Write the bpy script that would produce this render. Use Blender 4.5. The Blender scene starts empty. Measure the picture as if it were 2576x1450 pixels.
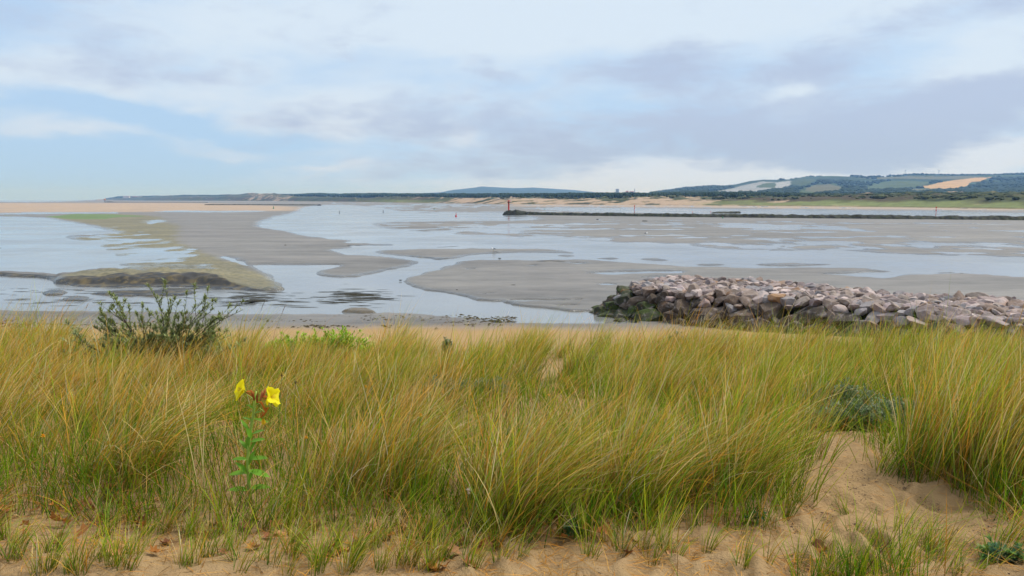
import bpy, bmesh, math, random
import numpy as np
from mathutils import Vector, Matrix, Euler
rng = np.random.default_rng(7); random.seed(7)
S = bpy.context.scene; COL = S.collection
R = math.radians
# ------------------------------------------------------------------ camera model (photo measured on a 2576 x 1450 grid)
F = 2022.0; PITCH = math.atan(222 / F); CP, SP = math.cos(PITCH), math.sin(PITCH); EYE = 5.6
def ray(x, y):
    u = (x - 1288) / F; v = (725 - y) / F
    return u, v * SP + CP, v * CP - SP
def at_z(x, y, z=0.0):
    a, b, c = ray(x, y); t = (z - EYE) / c
    return Vector((a * t, b * t, z))
def at_y(x, y, Y):
    a, b, c = ray(x, y); t = Y / b
    return Vector((a * t, Y, EYE + c * t))
def project(X, Y, Z):
    q = Z - EYE; dep = Y * CP - q * SP
    dep = np.where(np.abs(dep) < 1e-6, 1e-6, dep)
    return 1288 + F * X / dep, 725 - F * (Y * SP + q * CP) / dep
# ------------------------------------------------------------------ noise
def _h(i, j, s):
    n = (i.astype(np.int64) * 374761393 + j.astype(np.int64) * 668265263 + s * 974711) & 0x7fffffff
    n = ((n ^ (n >> 13)) * 1274126177) & 0x7fffffff
    n = ((n ^ (n >> 16)) * 461845907) & 0x7fffffff
    return ((n ^ (n >> 14)) & 0xffff) / 65535.0
def vn(x, y, s=0):
    x = np.asarray(x, float); y = np.asarray(y, float)
    i = np.floor(x); j = np.floor(y); fx = x - i; fy = y - j
    fx = fx * fx * (3 - 2 * fx); fy = fy * fy * (3 - 2 * fy)
    a = _h(i, j, s); b = _h(i + 1, j, s); c = _h(i, j + 1, s); d = _h(i + 1, j + 1, s)
    return (a + (b - a) * fx) * (1 - fy) + (c + (d - c) * fx) * fy
def fbm(x, y, s=0, o=4):
    t = 0; a = 0.5; n = 0
    for k in range(o):
        t = t + a * (vn(x, y, s + k * 17) * 2 - 1); n += a; a *= 0.5; x = np.asarray(x) * 2.03; y = np.asarray(y) * 2.03
    return t / n
def sstep(x, a, b):
    t = np.clip((x - a) / (b - a), 0, 1); return t * t * (3 - 2 * t)
def inpoly(px, py, poly):
    r = np.zeros(np.shape(px), bool); n = len(poly)
    for k in range(n):
        x1, y1 = poly[k]; x2, y2 = poly[(k + 1) % n]
        if y1 == y2: continue
        c = ((y1 > py) != (y2 > py)) & (px < (x2 - x1) * (py - y1) / (y2 - y1) + x1)
        r ^= c
    return r
# ------------------------------------------------------------------ near dune surface
_py = [-30, 0, 3.5, 5, 7, 10, 15, 20, 24, 27, 30, 33, 36, 400]
_pz = [4.6, 4.05, 4.0, 3.86, 3.56, 3.15, 2.45, 1.72, 1.05, .66, .40, .17, .02, 0]
def zdune(X, Y):
    X = np.asarray(X, float); Y = np.asarray(Y, float)
    z = np.interp(Y, _py, _pz)
    w = 1 - sstep(Y, 22, 32)
    z = z + w * (.16 * fbm(X * .35, Y * .35, 3, 3) + .05 * fbm(X * 1.3, Y * 1.3, 9, 3))
    px, py = project(X, np.maximum(Y, 1.5), z)
    wp = sstep(px, 1900, 2040) * (1 - sstep(px, 2350, 2560)) * sstep(py, 1060, 1120) * (Y < 9)
    z = z - .07 * wp
    return z
def on_dune(x, y):
    a, b, c = ray(x, y); lo, hi = 1.5, 60.0
    for k in range(50):
        m = (lo + hi) / 2; X, Y, Z = a * m, b * m, EYE + c * m
        if Z > float(zdune(X, Y)): lo = m
        else: hi = m
    return Vector((a * lo, b * lo, float(zdune(a * lo, b * lo))))
def on_dune_v(x, y):
    a, b, c = ray(np.asarray(x, float), np.asarray(y, float)); a = a + 0 * b; lo = np.full(a.shape, 1.5); hi = np.full(a.shape, 60.)
    for k in range(40):
        m = (lo + hi) / 2; up = EYE + c * m > zdune(a * m, b * m); lo = np.where(up, m, lo); hi = np.where(up, hi, m)
    return np.stack([a * lo, b * lo, zdune(a * lo, b * lo)], -1)
# ------------------------------------------------------------------ object helpers
def tag(o, label=None, cat=None, group=None, kind=None):
    if label: o['label'] = label
    if cat: o['category'] = cat
    if group: o['group'] = group
    if kind: o['kind'] = kind
    return o
def empty(name, loc, label, cat, group=None, rz=0):
    o = bpy.data.objects.new(name, None); COL.objects.link(o); o.location = loc; o.rotation_euler = (0, 0, rz)
    o.empty_display_size = .1
    return tag(o, label, cat, group)
def mesh_np(name, V, quads=None, tris=None, smooth=False):
    me = bpy.data.meshes.new(name); V = np.asarray(V, np.float32)
    me.vertices.add(len(V)); me.vertices.foreach_set('co', V.ravel())
    li = []; tot = []
    if quads is not None and len(quads): li.append(np.asarray(quads, np.int32).ravel()); tot.append(np.full(len(quads), 4, np.int32))
    if tris is not None and len(tris): li.append(np.asarray(tris, np.int32).ravel()); tot.append(np.full(len(tris), 3, np.int32))
    li = np.concatenate(li); tot = np.concatenate(tot)
    me.loops.add(len(li)); me.loops.foreach_set('vertex_index', li)
    st = np.concatenate([[0], np.cumsum(tot)[:-1]]).astype(np.int32)
    me.polygons.add(len(tot)); me.polygons.foreach_set('loop_start', st); me.polygons.foreach_set('loop_total', tot)
    me.polygons.foreach_set('use_smooth', np.full(len(tot), smooth, bool))
    me.update(calc_edges=True); return me
def attr_col(me, name, C):
    C = np.asarray(C, np.float32)
    if C.shape[1] == 3: C = np.concatenate([C, np.ones((len(C), 1), np.float32)], 1)
    a = me.color_attributes.new(name, 'FLOAT_COLOR', 'POINT'); a.data.foreach_set('color', C.ravel())
def link(name, me, mat=None, parent=None):
    o = bpy.data.objects.new(name, me); COL.objects.link(o)
    if mat is not None: me.materials.clear(); me.materials.append(mat)
    if parent is not None: o.parent = parent
    return o
class MB:
    def __init__(s): s.v = []; s.f = []; s.c = []
    def add(s, vs, fs, col=None):
        b = len(s.v); s.v += [tuple(v) for v in vs]; s.f += [tuple(i + b for i in f) for f in fs]
        s.c += [col or (1, 1, 1)] * len(vs); return s
    def box(s, c, d, col=None, rz=0):
        x, y, z = (k / 2 for k in d); m = Matrix.Rotation(rz, 3, 'Z')
        vs = [Vector(c) + m @ Vector((i * x, j * y, k * z)) for i in (-1, 1) for j in (-1, 1) for k in (-1, 1)]
        return s.add(vs, [(0, 1, 3, 2), (4, 6, 7, 5), (0, 4, 5, 1), (2, 3, 7, 6), (0, 2, 6, 4), (1, 5, 7, 3)], col)
    def tube(s, pts, rad, n=6, col=None, cap=True):
        pts = [Vector(p) for p in pts]; vs = []; fs = []
        for i, p in enumerate(pts):
            t = (pts[min(i + 1, len(pts) - 1)] - pts[max(i - 1, 0)])
            if t.length < 1e-9: t = Vector((0, 0, 1))
            t.normalize(); a = t.orthogonal().normalized() if i == 0 else (a - t * a.dot(t)).normalized()
            b = t.cross(a); r = rad[i] if hasattr(rad, '__len__') else rad
            vs += [p + (a * math.cos(2 * math.pi * k / n) + b * math.sin(2 * math.pi * k / n)) * r for k in range(n)]
        for i in range(len(pts) - 1):
            for k in range(n): fs.append((i * n + k, i * n + (k + 1) % n, (i + 1) * n + (k + 1) % n, (i + 1) * n + k))
        if cap: fs += [tuple(range(n - 1, -1, -1)), tuple((len(pts) - 1) * n + k for k in range(n))]
        return s.add(vs, fs, col)
    def lathe(s, prof, c=(0, 0, 0), n=16, col=None):
        return s.tube([(c[0], c[1], c[2] + z) for r, z in prof], [max(r, .001) for r, z in prof], n, col)
    def leaf(s, p, d, up, L, w, col=None, curl=.15, fold=.12, n=4):
        p = Vector(p); d = Vector(d).normalized(); sd = d.cross(Vector(up))
        if sd.length < 1e-4: sd = d.orthogonal()
        sd.normalize(); nr = sd.cross(d).normalized(); vs = []; fs = []
        for i in range(n + 1):
            t = i / n; ww = w * .5 * (math.sin(math.pi * min(1, t * .93 + .05)) ** .8)
            q = p + d * L * t - nr * curl * L * t * t
            vs += [q - sd * ww + nr * fold * ww * 2, q, q + sd * ww + nr * fold * ww * 2]
        for i in range(n):
            a = i * 3; fs += [(a, a + 1, a + 4, a + 3), (a + 1, a + 2, a + 5, a + 4)]
        return s.add(vs, fs, col)
    def build(s, name, mat, parent=None, smooth=False, cols=False):
        me = bpy.data.meshes.new(name); me.from_pydata(s.v, [], s.f); me.update()
        if smooth: me.polygons.foreach_set('use_smooth', [True] * len(me.polygons))
        if cols: attr_col(me, 'Col', s.c)
        return link(name, me, mat, parent)
# ------------------------------------------------------------------ material helpers
def lin(r, g, b):
    f = lambda c: (c / 12.92 if c <= .04045 else ((c + .055) / 1.055) ** 2.4)
    return (f(r / 255), f(g / 255), f(b / 255), 1)
class G:
    """tiny node graph helper"""
    def __init__(s, tree): s.t = tree; tree.nodes.clear()
    def n(s, typ, **kw):
        nd = s.t.nodes.new(typ)
        for k, v in kw.items():
            if k.startswith('i_'):
                key = k[2:]; key = int(key) if key.isdigit() else key.replace('_', ' ')
                s.set(nd.inputs[key], v)
            else: setattr(nd, k, v)
        return nd
    def set(s, sock, v):
        if hasattr(v, 'is_output'): s.t.links.new(v, sock)
        elif hasattr(v, 'outputs'): s.t.links.new(v.outputs[0], sock)
        else: sock.default_value = v
    def m(s, op, a, b=None, c=None, clamp=False):
        nd = s.t.nodes.new('ShaderNodeMath'); nd.operation = op; nd.use_clamp = clamp
        s.set(nd.inputs[0], a)
        if b is not None: s.set(nd.inputs[1], b)
        if c is not None: s.set(nd.inputs[2], c)
        return nd.outputs[0]
    def mix(s, f, a, b, mode='MIX'):
        nd = s.t.nodes.new('ShaderNodeMix'); nd.data_type = 'RGBA'; nd.blend_type = mode
        s.set(nd.inputs[0], f); s.set(nd.inputs[6], a); s.set(nd.inputs[7], b); return nd.outputs[2]
    def ramp(s, f, stops):
        nd = s.t.nodes.new('ShaderNodeValToRGB'); cr = nd.color_ramp
        while len(cr.elements) < len(stops): cr.elements.new(.5)
        for e, (p, c) in zip(cr.elements, stops): e.position = p; e.color = c
        s.set(nd.inputs[0], f); return nd.outputs[0]
    def step(s, v, a, b, lo=0., hi=1.):
        nd = s.t.nodes.new('ShaderNodeMapRange'); nd.interpolation_type = 'SMOOTHSTEP'
        s.set(nd.inputs[0], v); s.set(nd.inputs[1], a); s.set(nd.inputs[2], b); s.set(nd.inputs[3], lo); s.set(nd.inputs[4], hi); return nd.outputs[0]
    def noise(s, vec, scale, detail=4, rough=.55, dist=0.):
        nd = s.t.nodes.new('ShaderNodeTexNoise'); s.set(nd.inputs['Vector'], vec) if vec is not None else None
        nd.inputs['Scale'].default_value = scale; nd.inputs['Detail'].default_value = detail
        nd.inputs['Roughness'].default_value = rough; nd.inputs['Distortion'].default_value = dist; return nd.outputs[0]
    def bump(s, h, strength, dist=.02):
        nd = s.n('ShaderNodeBump'); s.set(nd.inputs['Height'], h); nd.inputs['Strength'].default_value = strength; nd.inputs['Distance'].default_value = dist; return nd.outputs[0]
def new_mat(name):
    m = bpy.data.materials.new(name); m.use_nodes = True; g = G(m.node_tree)
    out = g.n('ShaderNodeOutputMaterial'); return m, g, out
def principled(g, out, col, rough=.8, spec=.3, bump=None, **kw):
    p = g.n('ShaderNodeBsdfPrincipled'); g.set(p.inputs['Base Color'], col); g.set(p.inputs['Roughness'], rough); g.set(p.inputs['Specular IOR Level'], spec)
    if bump is not None: g.set(p.inputs['Normal'], bump)
    for k, v in kw.items(): g.set(p.inputs[k.replace('_', ' ')], v)
    g.set(out.inputs['Surface'], p.outputs[0]); return p
def paint(name, col, var=.12, scale=6., rough=.6, spec=.3, metal=0.):
    """a plain coloured surface with procedural mottling"""
    m, g, out = new_mat(name); tc = g.n('ShaderNodeTexCoord').outputs['Object']
    nz = g.noise(tc, scale, 5, .6); d = tuple(c * (1 - 2 * var) for c in col[:3]) + (1,); b = tuple(min(1, c * (1 + 2 * var)) for c in col[:3]) + (1,)
    principled(g, out, g.ramp(nz, [(.3, d), (.7, b)]), rough, spec, g.bump(nz, .15), Metallic=metal); return m
def leafmat(name, trans=.3, rough=.5, spec=.25, sat=None):
    """foliage: colour from the point attribute Col, some light passing through"""
    m, g, out = new_mat(name); at = g.n('ShaderNodeAttribute', attribute_name='Col').outputs['Color']
    p = g.n('ShaderNodeBsdfPrincipled'); g.set(p.inputs['Base Color'], at); p.inputs['Roughness'].default_value = rough; p.inputs['Specular IOR Level'].default_value = spec
    t = g.n('ShaderNodeBsdfTranslucent'); g.set(t.inputs[0], at)
    mx = g.n('ShaderNodeMixShader'); mx.inputs[0].default_value = trans; g.set(mx.inputs[1], p.outputs[0]); g.set(mx.inputs[2], t.outputs[0])
    g.set(out.inputs['Surface'], mx.outputs[0]); return m
def colmat(name, rough=.9, spec=.15, nscale=0, namp=.0):
    m, g, out = new_mat(name); at = g.n('ShaderNodeAttribute', attribute_name='Col').outputs['Color']; c = at; b = None
    if nscale:
        pos = g.n('ShaderNodeNewGeometry').outputs['Position']; nz = g.noise(pos, nscale, 5, .6)
        c = g.mix(1., at, g.ramp(nz, [(.3, (1 - namp,) * 3 + (1,)), (.7, (1 + namp,) * 3 + (1,))]), 'MULTIPLY')
    principled(g, out, c, rough, spec, b); return m
# ================================================================== CAMERA, WORLD, SUN
cam = bpy.data.cameras.new('camera'); co = bpy.data.objects.new('camera', cam); COL.objects.link(co)
cam.sensor_width = 36; cam.lens = 36 * F / 2576; cam.clip_end = 90000; cam.clip_start = .05
co.location = (0, 0, EYE); co.rotation_euler = (math.pi / 2 - PITCH, 0, 0); S.camera = co
S.view_settings.view_transform = 'Standard'; S.view_settings.look = 'None'; S.view_settings.exposure = .14; S.view_settings.gamma = 1
SUN_EL, SUN_AZ = R(52), R(70)      # azimuth from +Y (into the picture) towards +X (right)
sl = bpy.data.lights.new('sun', 'SUN'); so = bpy.data.objects.new('sun', sl); COL.objects.link(so)
sl.energy = 3.4; sl.angle = R(11); sl.color = (1, .93, .82)
sd = Vector((math.cos(SUN_EL) * math.sin(SUN_AZ), math.cos(SUN_EL) * math.cos(SUN_AZ), math.sin(SUN_EL)))
so.rotation_euler = (-sd).to_track_quat('-Z', 'Y').to_euler(); so.location = (0, 0, 60)
w = bpy.data.worlds.new('World'); S.world = w; w.use_nodes = True
g = G(w.node_tree); wo = g.n('ShaderNodeOutputWorld'); bg = g.n('ShaderNodeBackground'); bg.inputs['Strength'].default_value = .1
sky = g.n('ShaderNodeTexSky', sky_type='NISHITA'); sky.sun_disc = False; sky.sun_elevation = SUN_EL; sky.sun_rotation = SUN_AZ
sky.altitude = 0; sky.air_density = 1; sky.dust_density = 1; sky.ozone_density = 1
dirv = g.n('ShaderNodeTexCoord').outputs['Generated']
sx = g.n('ShaderNodeSeparateXYZ'); g.set(sx.inputs[0], dirv)
az = g.m('ARCTAN2', sx.outputs[0], sx.outputs[1]); el = g.m('ARCSINE', sx.outputs[2])
# cloud coordinates: azimuth / elevation in radians, clouds flattened towards the horizon
elc = g.m('POWER', g.m('ABSOLUTE', el), .8)
cv = g.n('ShaderNodeCombineXYZ'); g.set(cv.inputs[0], az); g.set(cv.inputs[1], g.m('MULTIPLY', elc, 2.4)); cv.inputs[2].default_value = 3.7
wn = g.n('ShaderNodeTexNoise'); g.set(wn.inputs['Vector'], cv.outputs[0]); wn.inputs['Scale'].default_value = 4; wn.inputs['Detail'].default_value = 6; wn.inputs['Roughness'].default_value = .6
sw = g.n('ShaderNodeSeparateColor'); g.set(sw.inputs[0], wn.outputs['Color'])
aw = g.m('ADD', az, g.m('MULTIPLY', g.m('SUBTRACT', sw.outputs[0], .5), .20))
ew = g.m('ADD', el, g.m('MULTIPLY', g.m('SUBTRACT', sw.outputs[1], .5), .085))
def sblob(x, y, sxp, syp, amp, rot=0.):
    """soft mass of cloud centred on a direction; sizes in the same photo units"""
    a0 = math.atan((x - 1288) / F); e0 = math.atan((503 - y) / F * math.cos(a0)); c, s_ = math.cos(rot), math.sin(rot)
    da = g.m('SUBTRACT', aw, a0); de = g.m('SUBTRACT', ew, e0)
    p = g.m('ADD', g.m('MULTIPLY', da, c / (sxp / F)), g.m('MULTIPLY', de, s_ / (sxp / F)))
    q = g.m('ADD', g.m('MULTIPLY', da, -s_ / (syp / F)), g.m('MULTIPLY', de, c / (syp / F)))
    r2 = g.m('ADD', g.m('MULTIPLY', p, p), g.m('MULTIPLY', q, q))
    return g.m('MULTIPLY', g.m('EXPONENT', g.m('MULTIPLY', r2, -1.)), amp)
def ssum(base, blobs):
    for b in blobs: base = g.m('ADD', base, sblob(*b))
    return base
n1 = g.noise(cv.outputs[0], 5.5, 7, .58, .4); n2 = g.noise(cv.outputs[0], 13, 6, .55, .3)
cv2 = g.n('ShaderNodeVectorMath', operation='ADD'); g.set(cv2.inputs[0], cv.outputs[0]); cv2.inputs[1].default_value = (7.3, 1.9, 5.1)
n3 = g.noise(cv2.outputs[0], 6.5, 8, .66, .35)
nn = g.m('ADD', g.m('MULTIPLY', g.m('SUBTRACT', n1, .5), 1.5), g.m('MULTIPLY', g.m('SUBTRACT', n2, .5), 1.0))
# white = bright thin cloud over the blue
white = ssum(g.m('ADD', g.m('MULTIPLY', nn, .62), .40), [
    (520, 90, 600, 75, .45, .06), (180, 220, 330, 50, .45, -.05), (1350, 60, 420, 90, .9), (850, 270, 260, 60, .35), (250, 340, 250, 22, .5), (900, 330, 170, 28, .4),
    (1900, 50, 500, 55, .5), (2480, 160, 130, 70, .75), (2540, 380, 160, 32, 1.0), (1950, 225, 60, 28, .5), (2150, 410, 420, 26, .7), (1700, 455, 500, 26, .5), (2330, 310, 90, 30, .3),
    (1140, 345, 60, 20, .4), (830, 412, 80, 10, .35), (600, 370, 120, 14, .3),
    (330, 290, 230, 26, -1.0, -.12), (150, 420, 420, 60, -.75), (60, 70, 220, 70, -.55), (650, 350, 190, 14, -.3), (100, 480, 500, 25, -.4)])
grey = ssum(g.m('ADD', g.m('MULTIPLY', g.m('SUBTRACT', n3, .5), 2.1), g.m('ADD', g.m('MULTIPLY', g.m('SUBTRACT', n2, .5), 1.3), -.02)), [
    (1660, 160, 150, 75, .80), (1980, 200, 220, 80, .62, .35), (2330, 290, 330, 95, .85, .25), (1800, 340, 480, 55, .55), (1130, 330, 280, 70, .42), (2560, 230, 120, 80, .5),
    (1350, 410, 430, 38, .4), (480, 200, 220, 45, .25), (1000, 300, 100, 50, .2), (2250, 380, 300, 24, .35), (2420, 40, 180, 50, .25), (700, 290, 130, 40, .2),
    (1250, 90, 300, 70, -.4), (1980, 40, 420, 50, -.35), (300, 300, 420, 80, -.35), (2470, 160, 110, 60, -.7), (2540, 385, 150, 28, -.8), (1950, 225, 50, 25, -.6), (1900, 450, 700, 22, -.5), (200, 440, 420, 70, -.5)])
blue = g.mix(g.step(el, .0, .35), lin(170, 204, 240), lin(188, 211, 239))
blue10 = g.mix(1., blue, (10, 10, 10, 1), 'MULTIPLY')
bluesky = g.mix(.12, blue10, sky.outputs[0])
wcol = g.mix(g.step(el, .02, .16), lin(210, 219, 231), lin(208, 223, 238)); wcol = g.mix(1., wcol, (10, 10, 10, 1), 'MULTIPLY')
gcol = g.mix(g.step(el, .02, .12), lin(168, 182, 205), lin(176, 191, 217)); gcol = g.mix(1., gcol, (10, 10, 10, 1), 'MULTIPLY')
c1 = g.mix(g.step(white, .02, .95), bluesky, wcol)
c2 = g.mix(g.m('MULTIPLY', g.step(grey, -.12, .80), .95), c1, gcol)
# overhead (out of view) the deck is brighter, as daylight through thin cloud is
hi = g.step(el, .35, .9); c3 = g.mix(hi, c2, (8.6, 8.9, 9.3, 1))
gnd = g.step(el, -.03, -.002); c4 = g.mix(gnd, lin(120, 125, 125), c3)
g.set(bg.inputs[0], c4); g.set(wo.inputs[0], bg.outputs[0])
w.cycles.sampling_method = 'MANUAL'; w.cycles.sample_map_resolution = 512
S.cycles.volume_bounces = 0; S.cycles.max_bounces = 6; S.cycles.transparent_max_bounces = 6
# ================================================================== TIDAL FLATS: where water and sand lie
RX = np.arange(-4, 2584, 2.0); RY = np.arange(503.5, 838, .5); GX, GY = np.meshgrid(RX, RY)
WXs = (GX - 1288) * (EYE / np.maximum(GY - 503, .3)); WYs = EYE * F / np.maximum(GY - 503, .3)
wx = GX + 16 * fbm(GX / 70, GY / 7, 1, 3) + 5 * fbm(GX / 18, GY / 2.2, 2, 3)
wy = GY + np.clip((GY - 503) / 60, .15, 1.3) * (2.2 * fbm(GX / 90, GY / 9, 4, 3) + 1.3 * fbm(GX / 22, GY / 2.5, 5, 3))
SF = np.ones_like(GX)
def put(poly, val): SF[inpoly(wx, wy, poly)] = val
# main channel and everything that drains into it
put([(800, 517), (880, 517), (930, 522), (1000, 533), (1060, 536), (1180, 535.5), (1264, 536), (1264, 541), (1330, 545), (1345, 553), (1250, 556), (1000, 558), (930, 563), (958, 573), (1002, 579), (1058, 583), (1135, 589), (1192, 593), (1258, 595), (1325, 600), (1392, 603), (1475, 605), (1525, 611), (1608, 612), (1658, 615), (1720, 616), (1800, 627), (1930, 634), (2100, 630), (2300, 640), (2600, 648), (2600, 700), (2419, 691), (2283, 692), (2218, 702), (2024, 689), (1900, 676), (1698, 669), (1525, 660), (1478, 656), (1300, 655), (1200, 656), (1148, 662), (1142, 668), (1080, 685), (1003, 707), (1030, 722), (1075, 730), (1115, 734), (1140, 742), (1208, 756), (1258, 761), (1292, 769), (1358, 777), (1408, 783), (1482, 786), (1522, 777), (1600, 770), (1600, 818), (1255, 816), (1208, 806), (1142, 804), (1058, 794), (945, 791), (858, 795), (600, 793), (300, 786), (-10, 784), (-10, 697), (93, 699), (147, 708), (143, 717), (200, 723), (400, 723), (533, 727), (693, 735), (716, 722), (700, 708), (640, 664), (767, 667), (858, 667), (858, 673), (800, 683), (800, 692), (858, 699), (902, 698), (932, 691), (975, 679), (1025, 674), (1052, 663), (1042, 656), (992, 649), (858, 641), (835, 628), (900, 624), (872, 620), (858, 611), (900, 607), (858, 602), (783, 596), (743, 586), (700, 579), (658, 571), (660, 558), (700, 546), (760, 533), (763, 526)], -1)
put([(858, 611), (902, 611), (985, 613.5), (1012, 619), (940, 620.5), (872, 620)], 1)
put([(942, 631), (992, 629), (1125, 627.6), (1258, 626.6), (1358, 626.6), (1408, 629), (1448, 636), (1392, 638), (1292, 636.5), (1225, 638.5), (1175, 643), (1152, 648), (1135, 651.5), (1098, 652.5), (1032, 646), (958, 639)], 1)
put([(1042, 619.5), (1120, 618.8), (1208, 620.4), (1120, 621.6)], 1)
put([(1392, 642.5), (1430, 640.5), (1458, 642), (1430, 645)], 1)
put([(1498, 650.5), (1530, 648.5), (1568, 651.5), (1530, 653.5)], 1); put([(1598, 653), (1640, 651), (1688, 653.5), (1640, 655.5)], 1)
put([(1738, 667), (1790, 664.5), (1842, 667), (1790, 669)], 1); put([(1868, 666), (1990, 662), (2112, 666.5), (1990, 669)], 1); put([(2330, 687), (2380, 684.5), (2420, 686.5), (2380, 688.5)], 1)
put([(1900, 676), (2024, 673), (2150, 677), (2252, 683.5), (2150, 688), (2024, 690), (1900, 690)], 1)
# pools on the middle bank
for pl in ([(1148, 678), (1175, 676), (1208, 677), (1175, 680.5)], [(1312, 670), (1335, 667.5), (1358, 669.5), (1335, 672.5)], [(1425, 664), (1460, 662), (1484, 665), (1450, 668.5)], [(1455, 689), (1530, 684.5), (1630, 684), (1700, 681.5), (1720, 688), (1640, 690), (1560, 692)], [(1600, 699), (1680, 694), (1760, 697), (1700, 702)], [(1500, 715), (1525, 712.5), (1552, 715), (1525, 717.5)], [(1250, 760), (1300, 755), (1420, 753.5), (1495, 753), (1420, 757), (1320, 760)], [(1190, 742), (1215, 738), (1262, 735.5), (1225, 742)], [(1392, 770), (1440, 768), (1470, 771), (1430, 773)]): put(pl, -1)
# standing water on the left behind the eroded bank
put([(-10, 546), (110, 548), (167, 559), (233, 573), (300, 582), (310, 586), (180, 592), (172, 599), (225, 610), (245, 622), (275, 640), (310, 652), (300, 668), (330, 680), (230, 688), (150, 693), (90, 687), (-10, 686)], -1)
put([(110, 546), (190, 539), (300, 541), (370, 545), (290, 550), (200, 553)], 1)
put([(545, 641), (580, 648), (612, 660), (640, 672), (610, 664), (570, 652)], -1)
put([(372, 556), (400, 553), (440, 556), (400, 562), (370, 568)], -.3)
put([(-10, 536.5), (130, 535.5), (300, 535.6), (300, 537.5), (130, 538), (-10, 539)], -1); put([(355, 534), (440, 531), (540, 532), (660, 531), (670, 533), (540, 534.5), (440, 534)], -1)
# dark islands of peat in the lower water
put([(95, 738), (115, 731), (160, 731), (165, 737), (150, 744), (110, 744)], .7); put([(227, 740), (260, 733), (400, 731), (490, 732), (502, 738), (470, 745), (300, 747)], .5); put([(158, 752), (190, 746), (228, 748), (215, 757), (170, 757)], .4)
put([(856, 786), (880, 780.5), (915, 780), (945, 785), (955, 791), (900, 790)], 1); put([(1110, 800), (1130, 799), (1145, 803), (1125, 804.5)], 1)
# far side: flats with sheets of water
put([(1325, 525.5), (1500, 525), (1700, 527), (2000, 529), (2600, 538), (2600, 546), (1750, 538), (1500, 534), (1420, 529)], -1)
put([(920, 519), (980, 516.5), (1040, 518), (980, 521)], -1); put([(1040, 516), (1130, 514.8), (1200, 516), (1120, 517.2)], -.6)
put([(-10, 503), (230, 503), (215, 506), (60, 508), (-10, 508)], -1)
def blur(a, rx, ry):
    for ax, r in ((1, rx), (0, ry)):
        k = np.cumsum(np.insert(np.take(a, np.clip(np.arange(-r, a.shape[ax] + r), 0, a.shape[ax] - 1), axis=ax), 0, 0, axis=ax), axis=ax)
        n = a.shape[ax]; a = (np.take(k, np.arange(2 * r + 1, 2 * r + 1 + n), axis=ax) - np.take(k, np.arange(0, n), axis=ax)) / (2 * r + 1)
    return a
def zone(polys, rx=12, ry=4):
    z = np.zeros_like(GX)
    for p, v in polys: z[inpoly(wx, wy, p)] = v
    return blur(blur(z, rx, ry), rx, ry)
SF = blur(blur(SF, 4, 2), 3, 1)
pud = zone([([(950, 556), (1262, 556), (1500, 553), (2600, 560), (2600, 655), (2000, 640), (1500, 612), (1200, 596), (960, 578)], .9), ([(150, 560), (330, 575), (420, 600), (520, 640), (560, 690), (300, 690), (150, 660)], 1.0),
            ([(800, 505), (2600, 520), (2600, 536), (1350, 536), (870, 536)], .7), ([(640, 590), (1010, 600), (1050, 660), (700, 668)], .42), ([(1010, 660), (1700, 660), (2000, 700), (1500, 790), (1100, 740)], .30), ([(-10, 694), (720, 694), (720, 790), (-10, 790)], .1)])
st = fbm(WXs / 2.6, WYs / 5, 13, 3) * .5 + fbm(WXs / 7, WYs / 11, 11, 4) * .65 + fbm(WXs / 26, WYs / 34, 12, 3) * .75
FIELD = np.where(SF > 0, SF * (1 - .62 * pud) + st * pud * 1.35, SF - np.abs(st) * .05 + np.maximum(st - .25, 0) * pud * 2.2)
FIELD = FIELD - np.where(SF > 0, np.clip(pud - .25, 0, 1) * 7.5 * np.maximum(fbm(WXs / 9, WYs / 6, 14, 3) - .20, 0), 0)
FIELD = FIELD + st * .85 * np.clip(1 - np.abs(SF), 0, 1) * (GY > 512)
tan_ = zone([([(-10, 511), (500, 511), (640, 517), (762, 522), (745, 532), (640, 531), (500, 531), (350, 534), (-10, 535.5)], 1), ([(1290, 514), (2600, 522), (2600, 531), (1900, 524), (1500, 521), (1290, 520)], .8)], 16, 1)
algae = zone([([(110, 546), (300, 538), (400, 545), (450, 570), (440, 610), (540, 645), (640, 680), (712, 722), (693, 735), (560, 728), (420, 724), (320, 722), (150, 718), (160, 700), (290, 688), (330, 655), (270, 630), (180, 600), (300, 585), (200, 562)], 1)], 22, 6)
green = zone([([(112, 547), (190, 539.5), (300, 541.5), (372, 545), (290, 549), (250, 553), (190, 553)], 1), ([(-10, 543), (30, 541), (60, 543), (20, 545)], .6)], 5, 1)
peat = zone([([(143, 718), (150, 711), (200, 710), (317, 705), (417, 706), (533, 710), (552, 714), (570, 721), (617, 729), (693, 735), (617, 733.5), (533, 727), (400, 725), (200, 725)], 1), ([(-10, 692), (100, 694), (150, 705), (147, 709), (93, 700), (-10, 698)], 1),
             ([(95, 738), (115, 731), (160, 731), (165, 737), (150, 744), (110, 744)], .9), ([(227, 740), (260, 733), (400, 731), (490, 732), (502, 738), (470, 745), (300, 747)], .7), ([(158, 752), (190, 746), (228, 748), (215, 757), (170, 757)], .5)], 3, 1)
peat = np.maximum(peat, zone([([(872, 618.5), (985, 617.5), (1012, 619), (940, 621.5), (872, 621.5)], 1), ([(1032, 644), (1098, 651), (1135, 650), (1135, 653), (1098, 654), (1032, 647)], 1), ([(1225, 636.5), (1270, 636), (1270, 639), (1225, 639)], 1), ([(1136, 656), (1148, 661), (1148, 664), (1140, 663)], 1), ([(1350, 657), (1420, 661), (1420, 663.5), (1350, 659.5)], 1), ([(1290, 648), (1325, 648), (1325, 650), (1290, 650)], 1)], 1, 1))
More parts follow.
